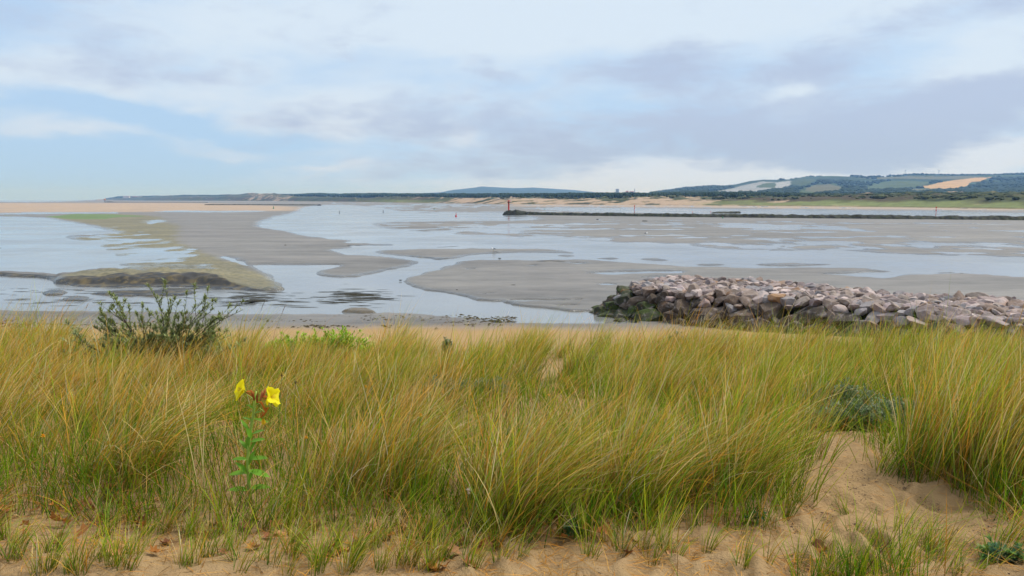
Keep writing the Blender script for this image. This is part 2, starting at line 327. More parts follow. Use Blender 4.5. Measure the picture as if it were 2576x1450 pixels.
mound = zone([([(856, 786), (880, 780.5), (915, 780), (945, 785), (955, 791), (900, 790)], 1), ([(1208, 808), (1235, 805), (1255, 812), (1255, 816), (1220, 812)], .8)], 2, 1)
scarp = zone([([(120, 708), (160, 690), (300, 676), (430, 668), (540, 672), (640, 690), (712, 722), (695, 733), (617, 729), (566, 722), (533, 721), (480, 716), (400, 717), (300, 716), (200, 718), (143, 716)], 1), ([(-10, 697), (-10, 684), (100, 686), (155, 703), (147, 708), (93, 699)], .35), ([(95, 738), (115, 731), (160, 731), (165, 737), (150, 744), (110, 744)], .2), ([(227, 740), (260, 733), (400, 731), (490, 732), (502, 738), (470, 745), (300, 747)], .15), ([(158, 752), (190, 746), (228, 748), (215, 757), (170, 757)], .06), ([(856, 786), (880, 780.5), (915, 780), (945, 785), (955, 791), (900, 790)], .12)], 2, 1)
WETF = blur(blur((SF > 0).astype(float), 14, 5), 14, 5)
def smp(A, px, py):
    px = np.abs(px); px = np.where(px > 2576, 2 * 2576 - px, px); px = np.clip(px, 0, 2575)
    i = np.clip((px - RX[0]) / 2, 0, len(RX) - 2.001); j = np.clip((py - RY[0]) / .5, 0, len(RY) - 2.001)
    a = i.astype(int); b = j.astype(int); fx = i - a; fy = j - b
    return (A[b, a] * (1 - fx) + A[b, a + 1] * fx) * (1 - fy) + (A[b + 1, a] * (1 - fx) + A[b + 1, a + 1] * fx) * fy
# ------------------------------------------------------------------ the ground sheet
us = np.concatenate([np.linspace(-1.2, -.70, 50)[:-1], np.linspace(-.70, .70, 960), np.linspace(.70, 1.2, 50)[1:]])
ys = np.concatenate([np.linspace(-24, 1.8, 14)[:-1], np.arange(1.8, 9, .036), np.arange(9, 30, .12), EYE * F / (np.arange(EYE * F / 30, 504.5 - 503, -1.25)), [9000, 11000, 13000, 15500]])
ys = np.unique(ys); NC, NR = len(us), len(ys)
UU, YY = np.meshgrid(us, ys); XX = UU * np.sqrt(YY ** 2 + 64)
X, Y = XX.ravel(), YY.ravel()
PX, PY = project(X, np.maximum(Y, 1.0), np.zeros_like(X))
far = Y > 27
fld = np.where(far, smp(FIELD, PX, np.clip(PY, 503.6, 836)), 1.0)
mk = {k: np.where(far & (PY < 836), smp(A, PX, np.clip(PY, 503.6, 836)), 0) for k, A in dict(tan=tan_, algae=algae, green=green, peat=peat, scarp=scarp, mound=mound).items()}
mk['scarp'] = mk['scarp'] * (1 - .75 * sstep(PX, 500, 660) * (PY < 737)) * (.45 + .55 * sstep(PX, 120, 330)) * (.25 + .75 * sstep(PY, 655, 705))
hz = np.clip(fld, -1, 1) * np.where(fld > 0, .11, .22) + mk['scarp'] * (.42 + .26 * fbm(X * .8, Y * .8, 21, 3))
wfl = sstep(Y, 31.5, 36.5)
Z = zdune(X, Y) * (1 - wfl) + hz * wfl
nearw = (Y < 12)
Z = Z + np.where(nearw, .026 * fbm(X * 4, Y * 4, 31, 3) + .020 * fbm(X * 11, Y * 11, 33, 2), 0)
# trampled footprints along the sandy path
Zi = Z.reshape(NR, NC)
fr = np.random.default_rng(5)
for k in range(70):
    q = on_dune(fr.uniform(1950, 2520) if k < 52 else fr.uniform(1150, 2300), fr.uniform(1120, 1440) if k < 52 else fr.uniform(1370, 1445)); a = fr.uniform(-.6, .6) + math.pi / 2
    dx, dy = X - q.x, Y - q.y; sel = (np.abs(dx) < .4) & (np.abs(dy) < .4); dx, dy = dx[sel], dy[sel]
    p_ = (dx * math.cos(a) + dy * math.sin(a)) / .13; q_ = (-dx * math.sin(a) + dy * math.cos(a)) / .06; r2 = p_ * p_ + q_ * q_
    Z[sel] += fr.uniform(.4, .8) * (-.04 * np.exp(-r2 ** 1.5) + .02 * np.exp(-(np.sqrt(r2) - 1.5) ** 2 * 4))
idx = np.arange(NR * NC).reshape(NR, NC)
quads = np.stack([idx[:-1, :-1], idx[:-1, 1:], idx[1:, 1:], idx[1:, :-1]], -1).reshape(-1, 4)
gme = mesh_np('ground', np.stack([X, Y, Z], 1), quads, smooth=True)
dry = np.where(Y < 38, 1 - sstep(Y + 1.2 * fbm(X * .25, Y * .25, 41, 3), 32.5, 35.8), 0)
wet = np.where(far, 1 - sstep(smp(WETF, PX, np.clip(PY, 503.6, 836)) + .16 * fbm(X / 3, Y / 4, 45, 3), .45, 1.0) * sstep(fld, 0, .4), 0)
attr_col(gme, 'm1', np.stack([mk['tan'], mk['algae'], mk['green'], mk['peat']], 1)); attr_col(gme, 'm2', np.stack([dry, wet, mk['mound'], np.zeros_like(X)], 1))
m, g, out = new_mat('sand'); pos = g.n('ShaderNodeNewGeometry').outputs['Position']
a1 = g.n('ShaderNodeAttribute', attribute_name='m1'); a2 = g.n('ShaderNodeAttribute', attribute_name='m2')
s1 = g.n('ShaderNodeSeparateColor'); g.set(s1.inputs[0], a1.outputs['Color']); s2 = g.n('ShaderNodeSeparateColor'); g.set(s2.inputs[0], a2.outputs['Color'])
nf = g.noise(pos, .35, 6, .6); nb = g.noise(pos, .05, 5, .55); nfin = g.noise(pos, 3.1, 5, .7); ngr = g.noise(pos, 160, 3, .7)
flat = g.mix(nf, (.122, .119, .114, 1), (.188, .183, .174, 1)); flat = g.mix(g.m('MULTIPLY', g.step(nb, .35, .65), .5), flat, (.165, .154, .15, 1))
flat = g.mix(g.m('MULTIPLY', s2.outputs[1], .75), flat, (.08, .077, .07, 1))
flat = g.mix(s1.outputs[0], flat, g.mix(nf, (.31, .22, .145, 1), (.37, .275, .19, 1)))
alg = g.mix(g.step(nfin, .38, .62), (.095, .09, .036, 1), (.20, .172, .085, 1))
flat = g.mix(g.m('MULTIPLY', g.step(g.m('ADD', s1.outputs[1], g.m('MULTIPLY', g.m('SUBTRACT', nf, .5), .9)), .3, .75), .85), flat, alg)
flat = g.mix(g.step(g.m('ADD', s1.outputs[2], g.m('MULTIPLY', g.m('SUBTRACT', nf, .5), .8)), .4, .6), flat, g.mix(nfin, (.06, .12, .018, 1), (.12, .18, .04, 1)))
pt = g.mix(g.step(g.noise(pos, 1.2, 6, .7), .45, .62), (.016, .016, .016, 1), (.10, .075, .028, 1))
flat = g.mix(g.step(g.m('ADD', a1.outputs['Alpha'], g.m('MULTIPLY', g.m('SUBTRACT', nfin, .5), .5)), .3, .6), flat, pt)
flat = g.mix(g.m('MULTIPLY', s2.outputs[2], g.step(nfin, .35, .6)), flat, (.12, .09, .045, 1))
dsand = g.mix(nf, (.34, .23, .115, 1), (.43, .30, .158, 1)); dsand = g.mix(g.step(g.noise(pos, 9, 6, .7), .35, .75), dsand, (.35, .235, .125, 1))
dsand = g.mix(g.m('MULTIPLY', g.step(ngr, .52, .72), .35), dsand, (.28, .19, .11, 1))
speck = g.noise(pos, 38, 3, .6); dsand = g.mix(g.m('MULTIPLY', g.step(speck, .66, .72), .8), dsand, (.09, .06, .04, 1))
mps = g.n('ShaderNodeMapping'); g.set(mps.inputs[0], pos); mps.inputs['Scale'].default_value = (.3, 1, 1)
rip = g.m('ADD', g.m('ADD', g.m('MULTIPLY', g.noise(mps.outputs[0], .12, 5, .65), .45), g.m('MULTIPLY', g.noise(mps.outputs[0], .55, 6, .68), .35)), g.m('MULTIPLY', g.noise(mps.outputs[0], 2.6, 4, .6), .2))
flat = g.mix(1., flat, g.ramp(rip, [(.38, (.58, .575, .57, 1)), (.5, (.98, .97, .95, 1)), (.62, (1.34, 1.31, 1.25, 1))]), 'MULTIPLY')
colr = g.mix(s2.outputs[0], flat, dsand)
rgh = g.step(s2.outputs[1], 0, 1, .58, .13); rgh = g.m('MAXIMUM', rgh, g.m('MULTIPLY', s2.outputs[0], .95))
spc = g.m('MULTIPLY', g.m('SUBTRACT', 1., s2.outputs[0]), .45)
bh = g.m('ADD', g.m('MULTIPLY', rip, g.m('MULTIPLY', g.m('SUBTRACT', 1., s2.outputs[0]), 3.)), g.m('ADD', g.m('ADD', g.noise(pos, 14, 5, .7), g.m('MULTIPLY', g.noise(pos, 48, 4, .7), .6)), g.m('MULTIPLY', ngr, .25)))
principled(g, out, colr, rgh, spc, g.bump(bh, .8, .04))
ground = link('ground', gme, m); tag(ground, kind='structure', label='sandy dune foot and tidal sand flats with eroded muddy banks', cat='ground')
# ------------------------------------------------------------------ water sheet
m, g, out = new_mat('estuary_water'); pos = g.n('ShaderNodeNewGeometry').outputs['Position']
mp = g.n('ShaderNodeMapping'); g.set(mp.inputs[0], pos); mp.inputs['Scale'].default_value = (.6, 1, 1)
rp = g.m('ADD', g.noise(mp.outputs[0], 2.2, 4, .6), g.m('MULTIPLY', g.noise(mp.outputs[0], .13, 3, .5), 2.0))
wc = g.mix(g.step(g.noise(pos, .04, 4, .6), .35, .65), (.155, .17, .18, 1), (.20, .21, .21, 1))
principled(g, out, wc, g.step(g.noise(pos, .06, 4, .6), .35, .7, .10, .24), .5, g.bump(rp, .05, .05), IOR=1.33)
wus = np.linspace(-1.19, 1.19, 60); wys = np.geomspace(30, 15400, 60); A, B = np.meshgrid(wus, wys)
wi = np.arange(3600).reshape(60, 60); wq = np.stack([wi[:-1, :-1], wi[:-1, 1:], wi[1:, 1:], wi[1:, :-1]], -1).reshape(-1, 4)
wv = np.stack([(A * np.sqrt(B ** 2 + 64)).ravel(), B.ravel(), np.zeros(3600)], 1)
water = link('water', mesh_np('water', wv, wq), m); tag(water, kind='structure', label='shallow estuary water lying between the sand banks', cat='water')
# ================================================================== FAR SHORE: dunes, forest, hills
def curve(tab): xs, vs = zip(*tab); return lambda x: np.interp(x, xs, vs)
cd0 = curve([(-400, 9000), (200, 7600), (265, 6000), (420, 4500), (700, 3000), (1000, 1550), (1290, 970), (1900, 715), (2576, 465), (3200, 330)])
# skyline heights above the horizon in photo units: dune tops and the grassy foot
ctop = curve([(-400, -1), (235, -1), (268, 1.5), (330, 6), (480, 8), (560, 9), (640, 12), (690, 13.5), (760, 9), (900, 7), (1050, 8), (1160, 6), (1290, 6), (1450, 5), (1560, 6), (1660, 10), (1750, 6.5), (1900, 8), (2050, 11), (2200, 12), (2400, 13.5), (2576, 13), (3200, 16)])
cw = np.linspace(200, 2950, 900); rk = np.concatenate([np.linspace(0, .12, 22), np.linspace(.14, .75, 34)])
CWX, RK = np.meshgrid(cw, rk); D0 = cd0(CWX); DY = D0 * (1 + RK * np.where(CWX < 900, .6, 1.))
DX = (CWX - 1288) / F * DY
rise = sstep(RK, .0, .10) * .62 + sstep(RK, .10, .42) * .38
zt = EYE + ctop(CWX) / F * (D0 * 1.3); zb = .75 + .5 * vn(DX / 40, DY / 40, 61)
sc_ = np.clip(D0 / 900, .6, 6)
hn = fbm(DX / (34 * sc_), DY / (34 * sc_), 62, 4); hn2 = fbm(DX / 9, DY / 9, 63, 3)
DZ = zb + np.maximum(zt - zb, .2) * rise * (1 + .55 * hn * sstep(RK, .02, .12)) + hn2 * .9 * rise
DZ = np.where(RK == 0, -.3, DZ)
# land cover: marram, scrub, bare sand
cl = fbm(DX / 30, DY / 22, 64, 4); cs = fbm(DX / 24, DY / 22, 65, 4); cb = fbm(DX / 60, DY / 60, 67, 3)
bare_amp = np.interp(CWX, [200, 260, 300, 600, 640, 700, 760, 1000, 1130, 1200, 1700, 1800, 1900, 2300, 2600], [.2, .5, -.2, -.1, .25, .28, -.1, -.15, .3, .5, .5, .4, .05, -.1, -.15])
bare = sstep(cs + bare_amp * np.where(CWX > 1100, 1.15 - 2.6 * np.clip(RK - .04, 0, 1), 1) * 1.0 + .12 * cl, .38, .50)
c_gr = np.array([.07, .078, .038]); c_sc = np.array([.04, .05, .027]); c_br = np.array([.075, .058, .042]); c_sand = np.array([.34, .26, .19]); c_lt = np.array([.17, .20, .085])
mixw = lambda a, b, t: a + (b - a) * t[..., None]
cc = mixw(np.broadcast_to(c_gr, CWX.shape + (3,)), c_sc, sstep(cl, -.10, .22)); cc = mixw(cc, c_br, sstep(cb, .08, .38) * .8)
cc = mixw(cc, c_sand, bare)
foot = np.interp(CWX, [900, 1000, 1150, 1700, 1900, 2100, 2950], [0, .8, 0, 0, .9, 1, 1]) * (1 - sstep(RK + .03 * cs, .045, .07)) * sstep(RK, .001, .008)
cc = mixw(cc, c_lt * 1.0, foot * (.7 + .3 * vn(DX / 6, DY / 6, 68)))
cc = np.where((RK < .004)[..., None], c_sand, cc)
di = np.arange(CWX.size).reshape(CWX.shape); dq = np.stack([di[:-1, :-1], di[:-1, 1:], di[1:, 1:], di[1:, :-1]], -1).reshape(-1, 4)
dme = mesh_np('dunes', np.stack([DX, DY, DZ], -1).reshape(-1, 3), dq, smooth=True); attr_col(dme, 'Col', cc.reshape(-1, 3))
M_land = colmat('dune_cover', .95, .05, .25, .18)
tag(link('dunes', dme, M_land), kind='structure', label='far shore dunes of marram and scrub with bare sand cliffs', cat='dunes')
def dune_z(xpx, Yv):
    d0 = cd0(xpx); rkv = (Yv / d0 - 1) / np.where(xpx < 900, .6, 1.); rs = sstep(rkv, 0, .10) * .62 + sstep(rkv, .1, .42) * .38
    return .9 + np.maximum(EYE + ctop(xpx) / F * d0 * 1.3 - .9, .2) * rs
# ---- hills
def hill(name, prof, ynear, yfar, basep, label, cover, xs, nrow=70):
    pr = curve(prof); px = np.linspace(xs[0], xs[1], 700); t = np.linspace(0, 1, nrow); P, T = np.meshgrid(px, t)
    Yh = ynear + (yfar - ynear) * T; ztop = EYE + (503 - pr(P)) / F * yfar; z0 = EYE + (503 - basep) / F * ynear
    Xh = (P - 1288) / F * Yh
    pf = .25 * T + .75 * sstep(T, -.1, 1.0)
    Zh = z0 + (ztop - z0) * pf
    rel = fbm(Xh / 420, Yh / 420, 71, 4); Zh = Zh + rel * 26 * np.sin(np.pi * np.clip(T, 0, 1)) * np.clip((ztop - z0) / 90, 0, 1)
    Zh[-1] -= 60
    qx, qy = project(Xh, Yh, Zh); C = cover(qx, qy, Xh, Yh)
    hi_ = np.arange(P.size).reshape(P.shape); hq = np.stack([hi_[:-1, :-1], hi_[:-1, 1:], hi_[1:, 1:], hi_[1:, :-1]], -1).reshape(-1, 4)
    me = mesh_np(name, np.stack([Xh, Yh, Zh], -1).reshape(-1, 3), hq, smooth=True); attr_col(me, 'Col', C.reshape(-1, 3))
    tag(link(name, me, M_hill), kind='structure', label=label, cat='hill')
    return Xh, Yh, Zh, qx, qy
M_hill = colmat('hill_cover', .95, .05, .02, .12)
c_wood = np.array([.030, .052, .030]); c_mead = np.array([.068, .095, .042]); c_stub = np.array([.40, .265, .125]); c_chalk = np.array([.24, .25, .25]); c_past = np.array([.11, .11, .064])
prof_r = [(1640, 488), (1690, 482), (1717, 477.5), (1800, 472), (1847, 467.5), (1880, 460), (1917, 456), (1947, 457.5), (1984, 456.6), (2017, 450.5), (2084, 448), (2217, 447.6), (2284, 442.8), (2384, 444), (2484, 444), (2517, 442.6), (2576, 441), (2800, 438), (3200, 441)]
zq = lambda pts: [(1717.2 + X_ * .3333, 415.9 + Y_ * .3333) for X_, Y_ in pts]
FIELDS = [(c_chalk, zq([(150, 205), (300, 190), (460, 150), (600, 122), (700, 128), (690, 175), (560, 200), (420, 208)])), (c_mead * .9, zq([(540, 165), (600, 140), (690, 130), (690, 172), (600, 172)])), (c_chalk * 1.12, zq([(690, 128), (800, 122), (860, 128), (760, 172), (695, 178)])),
    (c_mead * .8, zq([(800, 130), (900, 104), (1000, 106), (960, 140), (870, 160)])), (c_past, zq([(905, 190), (1000, 150), (1120, 145), (1220, 165), (1180, 190), (1010, 208)])), (c_mead, zq([(860, 205), (905, 182), (1005, 208), (960, 222), (880, 222)])),
    (c_mead, zq([(1380, 185), (1430, 150), (1560, 120), (1800, 115), (1880, 130), (1760, 165), (1560, 175)])), (c_past * .95, zq([(1300, 100), (1640, 86), (1720, 80), (2000, 86), (2300, 86), (2200, 100), (1980, 108), (1750, 100), (1500, 103)])),
    (c_stub, zq([(1785, 168), (1900, 140), (2080, 108), (2180, 100), (2380, 86), (2300, 100), (2260, 120), (2180, 128), (2160, 150), (2050, 180), (1880, 172)])), (c_past * 1.15, zq([(1710, 188), (1760, 178), (1900, 178), (1900, 188), (1760, 196)])), (c_wood, zq([(1720, 120), (1745, 102), (1840, 102), (1890, 118), (1840, 126)])), (c_wood, zq([(1890, 128), (1940, 105), (2000, 112), (1960, 128)]))]
def cover_r(qx, qy, Xh, Yh):
    wq_ = qx + 9 * fbm(Xh / 160, Yh / 160, 73, 3); wz_ = qy + 2.2 * fbm(Xh / 160, Yh / 160, 74, 3)
    C = mixw(np.broadcast_to(c_wood, qx.shape + (3,)), np.array([.05, .085, .042]), sstep(fbm(Xh / 260, Yh / 260, 75, 4), -.05, .35))
    for c, poly in FIELDS:
        k = inpoly(wq_, wz_, poly); C = np.where(k[..., None], c * (.93 + .14 * vn(Xh / 60, Yh / 60, 76))[..., None], C)
    return C
HR = hill('hill_range', prof_r, 1900, 4600, 493, 'long green hill range with wood, stubble field and chalk scar', cover_r, (1600, 3150), 90)
prof_m = [(1060, 487), (1108, 485), (1142, 479), (1192, 474), (1212, 471), (1242, 471.6), (1292, 474), (1342, 472.6), (1392, 476), (1442, 478.8), (1492, 484), (1520, 487)]
hill('hill', prof_m, 7000, 9300, 489, 'single blue wooded hill far behind the centre of the far shore', lambda qx, qy, a, b: np.broadcast_to(c_wood * .8, qx.shape + (3,)).copy(), (1050, 1530), 30)
# ---- woods: many crowns standing close together read as one mass
def ico(sub):
    bm = bmesh.new(); bmesh.ops.create_icosphere(bm, subdivisions=sub, radius=1); v = np.array([p.co[:] for p in bm.verts]); f = np.array([[p.index for p in q.verts] for q in bm.faces]); bm.free(); return v, f
IV, IF_ = ico(2); IV1, IF1 = ico(1)
def crowns(name, P, rad, hgt, col, label, iv=IV, if_=IF_):
    n = len(P); vs = np.repeat(iv[None], n, 0)
    lump = 1 + .42 * (rng.random((n, len(iv), 1)) - .45)
    vs = vs * lump * np.stack([rad, rad, hgt * .5], -1)[:, None, :]
    vs = vs + (P + np.stack([0 * rad, 0 * rad, hgt * .5], -1))[:, None, :]
    fs = (if_[None] + (np.arange(n) * len(iv))[:, None, None]).reshape(-1, 3)
    c = np.repeat(col[:, None, :], len(iv), 1) * (.8 + .4 * rng.random((n, len(iv), 1)))
    me = mesh_np(name, vs.reshape(-1, 3), tris=fs, smooth=False); attr_col(me, 'Col', c.reshape(-1, 3))
    return tag(link(name, me, M_wood), label, 'wood', kind='stuff')
M_wood = colmat('crown_foliage', .9, .1)
cfor = curve([(230, 2), (268, 3), (300, 8.5), (360, 10), (500, 12.5), (700, 14), (800, 16), (900, 16.5), (1100, 17), (1250, 16), (1400, 18), (1550, 18.5), (1700, 18), (1850, 19.5), (2050, 18), (2150, 16.5), (2300, 20), (2450, 20), (2576, 17), (2900, 19)])
n = 6500; fx = rng.uniform(270, 2850, n); fk = rng.uniform(.30, .72, n); fx[:1200] = rng.uniform(270, 1000, 1200)
fd = cd0(fx) * (1 + fk * np.where(fx < 900, .6, 1)); fX = (fx - 1288) / F * fd; fb = dune_z(fx, fd)
ftop = EYE + (cfor(fx) + 1.6 * fbm(fx / 26, fx * 0 + 3.3, 81, 3)) / F * fd * rng.uniform(.92, 1.0, n); fh = np.clip(ftop - fb, 2.5, 26) * np.interp(fk, [.30, .42, .72], [.66, .95, 1])
fr_ = np.clip(fh * .42, 2.2, 7) * np.clip(fd / 1500, .8, 1.8) ** .6
fc = np.array([.022, .040, .026]) * rng.uniform(.7, 1.35, (n, 1)) + rng.uniform(0, .012, (n, 1)) * np.array([.6, 1, .2])
crowns('forest', np.stack([fX, fd, fb - fh * .06], -1), fr_, fh * 1.06, fc, 'dark pine forest band behind the far dunes')
sel = rng.choice(HR[0].size, 16000); hx, hy, hz_, hqx, hqy = (a.ravel()[sel] for a in HR)
ok = np.ones(len(sel), bool)
for c, poly in FIELDS[:-2]:
    for ddx, ddy in ((0, 0), (0, 3), (0, 5.5), (6, 0), (-6, 0), (6, 4), (-6, 4)): ok &= ~inpoly(hqx + ddx * -1, hqy - ddy, poly)
ok &= (hqx > 1640) & (hqx < 2750) & (hy < 4520) & ((fbm(hx / 300, hy / 300, 77, 3) > -.12) | (hqy > 470)) & ((hqx > 1960) | (hqy > 470))
hx, hy, hz_ = hx[ok][:5200], hy[ok][:5200], hz_[ok][:5200]; n = len(hx); hh = rng.uniform(7, 13, n)
hx = hx + rng.uniform(-9, 9, n)
crowns('hillside_wood', np.stack([hx, hy, hz_ - 2], -1), hh * .75, hh, np.array([.026, .046, .028]) * rng.uniform(.85, 1.2, (n, 1)), 'dark woodland covering the slopes of the hill range', IV1, IF1)
# scrub on the near part of the far dunes, right side
n = 1500; bx = rng.uniform(1000, 2800, n); bk = rng.uniform(.07, .34, n); bd = cd0(bx) * (1 + bk); bX = (bx - 1288) / F * bd
k = (fbm(bX / 30, bd / 22, 64, 4) > -.05) & ((bx > 1850) | (bk > .2)); bx, bd, bX = bx[k], bd[k], bX[k]; n = len(bx); bh = rng.uniform(1.2, 3.4, n)
crowns('dune_scrub', np.stack([bX, bd, dune_z(bx, bd) - .5], -1), bh * rng.uniform(.7, 1.5, n), bh, np.array([.05, .06, .028]) * rng.uniform(.6, 1.6, (n, 1)), 'low dark scrub scattered over the far dunes', IV1, IF1)
# ================================================================== FAR THINGS
M_red = paint('red_paint', (.62, .025, .02, 1), .1, 3, .5); M_green = paint('green_paint', (.0, .22, .12, 1), .1, 3, .5); M_white = paint('white_paint', (.75, .74, .71, 1), .05, 3, .5)
M_dark = paint('dark_metal', (.03, .03, .033, 1), .2, 3, .6); M_steel = paint('pale_steel', (.55, .58, .62, 1), .06, 1, .45); M_pink = paint('faded_red_paint', (.62, .2, .18, 1), .1, 3, .6)
M_glass = paint('lamp_glass', (.5, .42, .45, 1), .1, 8, .15, .6)
# training walls of black, weed covered stone
m, g, out = new_mat('weedy_stone'); pos = g.n('ShaderNodeNewGeometry').outputs['Position']; nz = g.noise(pos, .9, 6, .65); n2_ = g.noise(pos, 3.5, 4, .6)
principled(g, out, g.mix(g.step(n2_, .58, .7), g.mix(g.step(nz, .4, .62), (.014, .016, .016, 1), (.035, .042, .018, 1)), (.07, .07, .062, 1)), .75, .3, g.bump(n2_, .8, .25)); M_weed = m
def training_wall(name, path, hfun, wid, label, nseg):
    path = [Vector(p) for p in path]; n = len(path) - 1; vs = []; na = 13
    for i in range(nseg + 1):
        t = i / nseg * n; k = min(int(t), n - 1); p = path[k].lerp(path[k + 1], t - k); d = (path[k + 1] - path[k]).normalized(); nrm = Vector((d.y, -d.x, 0)); L = (p - path[0]).length
        h = hfun(L); endk = min(1, L / 2.5) ** .5 if L < 2.5 else 1
        for a in range(na):
            s = a / (na - 1) * 2 - 1; prof = 1 - max(0, (abs(s) - .38) / .62) ** 1.25
            q = p + nrm * s * wid * (.5 + .12 * h) * max(endk, .15)
            z = -.35 + (h + .35) * prof * endk + (.20 + .05 * h) * float(fbm(q.x / 1.3, q.y / 1.3, 91, 3)) * (1.6 if prof > .05 else .3)
            q = q + nrm * .25 * float(fbm(q.x / 1.1, q.y / 1.1 + 9, 92, 2))
            vs.append((q.x, q.y, z))
    qi = np.arange((nseg + 1) * na).reshape(nseg + 1, na); q = np.stack([qi[:-1, :-1], qi[:-1, 1:], qi[1:, 1:], qi[1:, :-1]], -1).reshape(-1, 4)
    return tag(link(name, mesh_np(name, vs, q), M_weed), label, 'breakwater')
hd = at_z(1264, 541); rt = at_z(2576, 555.3); ex = rt + (rt - hd) * .35; mid = at_z(1750, 547.3)
training_wall('breakwater', [hd, mid, rt, ex], lambda L: 1.05 + .65 * math.exp(-((L - 5.2) / 3.6) ** 2) + .06 * math.sin(L * .21), 4.2, 'long black stone breakwater with red beacon at its rounded end', 420)
training_wall('breakwater', [at_z(513, 516.6), at_z(650, 516.7), at_z(803, 517.4)], lambda L: .85, 7, 'low dark stone bank on the sand behind the green buoy', 130)
training_wall('breakwater', [at_z(262, 509.6), at_z(400, 509.8), at_z(520, 510)], lambda L: .75 + 1.2 * math.exp(-((L - 14) / 12) ** 2), 9, 'thin dark stone line under the far headland, farthest of the breakwaters', 90)
training_wall('breakwater', [at_z(1788, 537), at_z(1830, 536.6), at_z(1862, 536.8)], lambda L: .55, 4, 'short dark stone heap in the water just behind the long breakwater', 40)
def lathe_part(name, prof, mat, par, n=14, c=(0, 0, 0)): return MB().lathe(prof, c, n).build(name, mat, par, True)
# beacon on the head of the breakwater
b = at_y(1279.8, 531, 303.5); b.z = 1.3; t = empty('beacon', b, 'red column beacon with round platform on the breakwater head', 'beacon')
lathe_part('column', [(.34, .35), (.27, .5), (.27, 3.2), (.36, 3.25)], M_red, t)
lathe_part('column_base', [(.42, -.5), (.40, .36)], M_dark, t)
lathe_part('platform', [(.3, 3.2), (.72, 3.34), (.72, 3.46), (.1, 3.47)], M_dark, t)
mb = MB()
for k in range(12):
    a = k * math.pi / 6; mb.tube([(.68 * math.cos(a), .68 * math.sin(a), 3.45), (.68 * math.cos(a), .68 * math.sin(a), 4.0)], .025, 5)
for zz in (3.72, 4.0): mb.tube([(.68 * math.cos(k * math.pi / 12), .68 * math.sin(k * math.pi / 12), zz) for k in range(25)], .028, 5)
mb.build('railing', M_pink, t)
lathe_part('lantern', [(.24, 3.46), (.24, 3.85), (.3, 3.9), (.12, 4.15), (.05, 4.2)], M_red, t)
# buoys
def buoy(x, ybase, hpx, mat, label, kind, tilt=0.):
    p = at_z(x, ybase); s = hpx / F * p.y; t = empty('buoy', p, label, 'buoy', 'channel buoys'); t.rotation_euler = (0, tilt, 0)
    lathe_part('float', [(.10 * s, -.1 * s), (.25 * s, -.03 * s), (.27 * s, .08 * s), (.25 * s, .17 * s), (.12 * s, .2 * s)], mat, t)
    lathe_part('tower', [(.19 * s, .18 * s), (.11 * s, .40 * s), (.055 * s, .62 * s), (.05 * s, .70 * s)], mat, t)
    lathe_part('topmark', [(.085 * s, .68 * s), (.085 * s, .84 * s)] if kind == 'can' else [(.11 * s, .66 * s), (.01 * s, .9 * s)], mat, t)
    lathe_part('lamp', [(.03 * s, .83 * s), (.05 * s, .93 * s), (.045 * s, 1.0 * s), (.01 * s, 1.02 * s)], M_dark, t)
buoy(1147, 545.3, 10, M_red, 'red can buoy floating in the channel, left of the breakwater head', 'can', .06)
buoy(688, 526, 7.6, M_green, 'green conical buoy stranded on the sand spit at far left', 'cone', .05)
buoy(1818, 550.6, 8, M_green, 'green conical buoy against the face of the long breakwater', 'cone', -.04)
buoy(1092, 527.2, 4.6, M_green, 'tiny green buoy on the flats left of the red beacon', 'cone', .1)
buoy(1370, 527.4, 4.4, M_green, 'tiny green buoy in the water right of the red beacon', 'cone')
def post(x, ybase, hpx, label, redtop=True, wpx=.75):
    p = at_z(x, ybase); s = hpx / F * p.y; r = wpx / F * p.y; t = empty('marker_post', p, label, 'post', 'marker posts on the flats')
    MB().tube([(0, 0, -.6), (0, 0, s * .96)], [r, r * .8], 8).build('pole', M_pink if redtop else M_dark, t, True)
    if redtop:
        lathe_part('topmark', [(r * 1.9, s * .86), (r * 1.9, s)], M_red, t); lathe_part('band', [(r * 1.5, s * .60), (r * 1.5, s * .74)], M_red, t)
        lathe_part('pale_band', [(r * 1.35, s * .745), (r * 1.35, s * .855)], M_white, t)
    else: lathe_part('cap', [(r * 1.4, s * .9), (r * 1.3, s)], M_dark, t)
post(1596, 537.5, 20, 'red and white marker post behind the breakwater, middle of the picture'); post(2354, 546, 25, 'tall red topped marker post behind the breakwater, far right')
post(1742, 538.5, 6, 'small thin post in the water behind the breakwater', True, .5); post(964, 535.5, 6, 'short dark post standing in the channel left of the red buoy', False, .8); post(854, 537.5, 6, 'short dark post at the channel edge near the sand spit', False, .7)
post(1788, 536.6, 5, 'tiny red post beside the dark stone heap', True, .6)
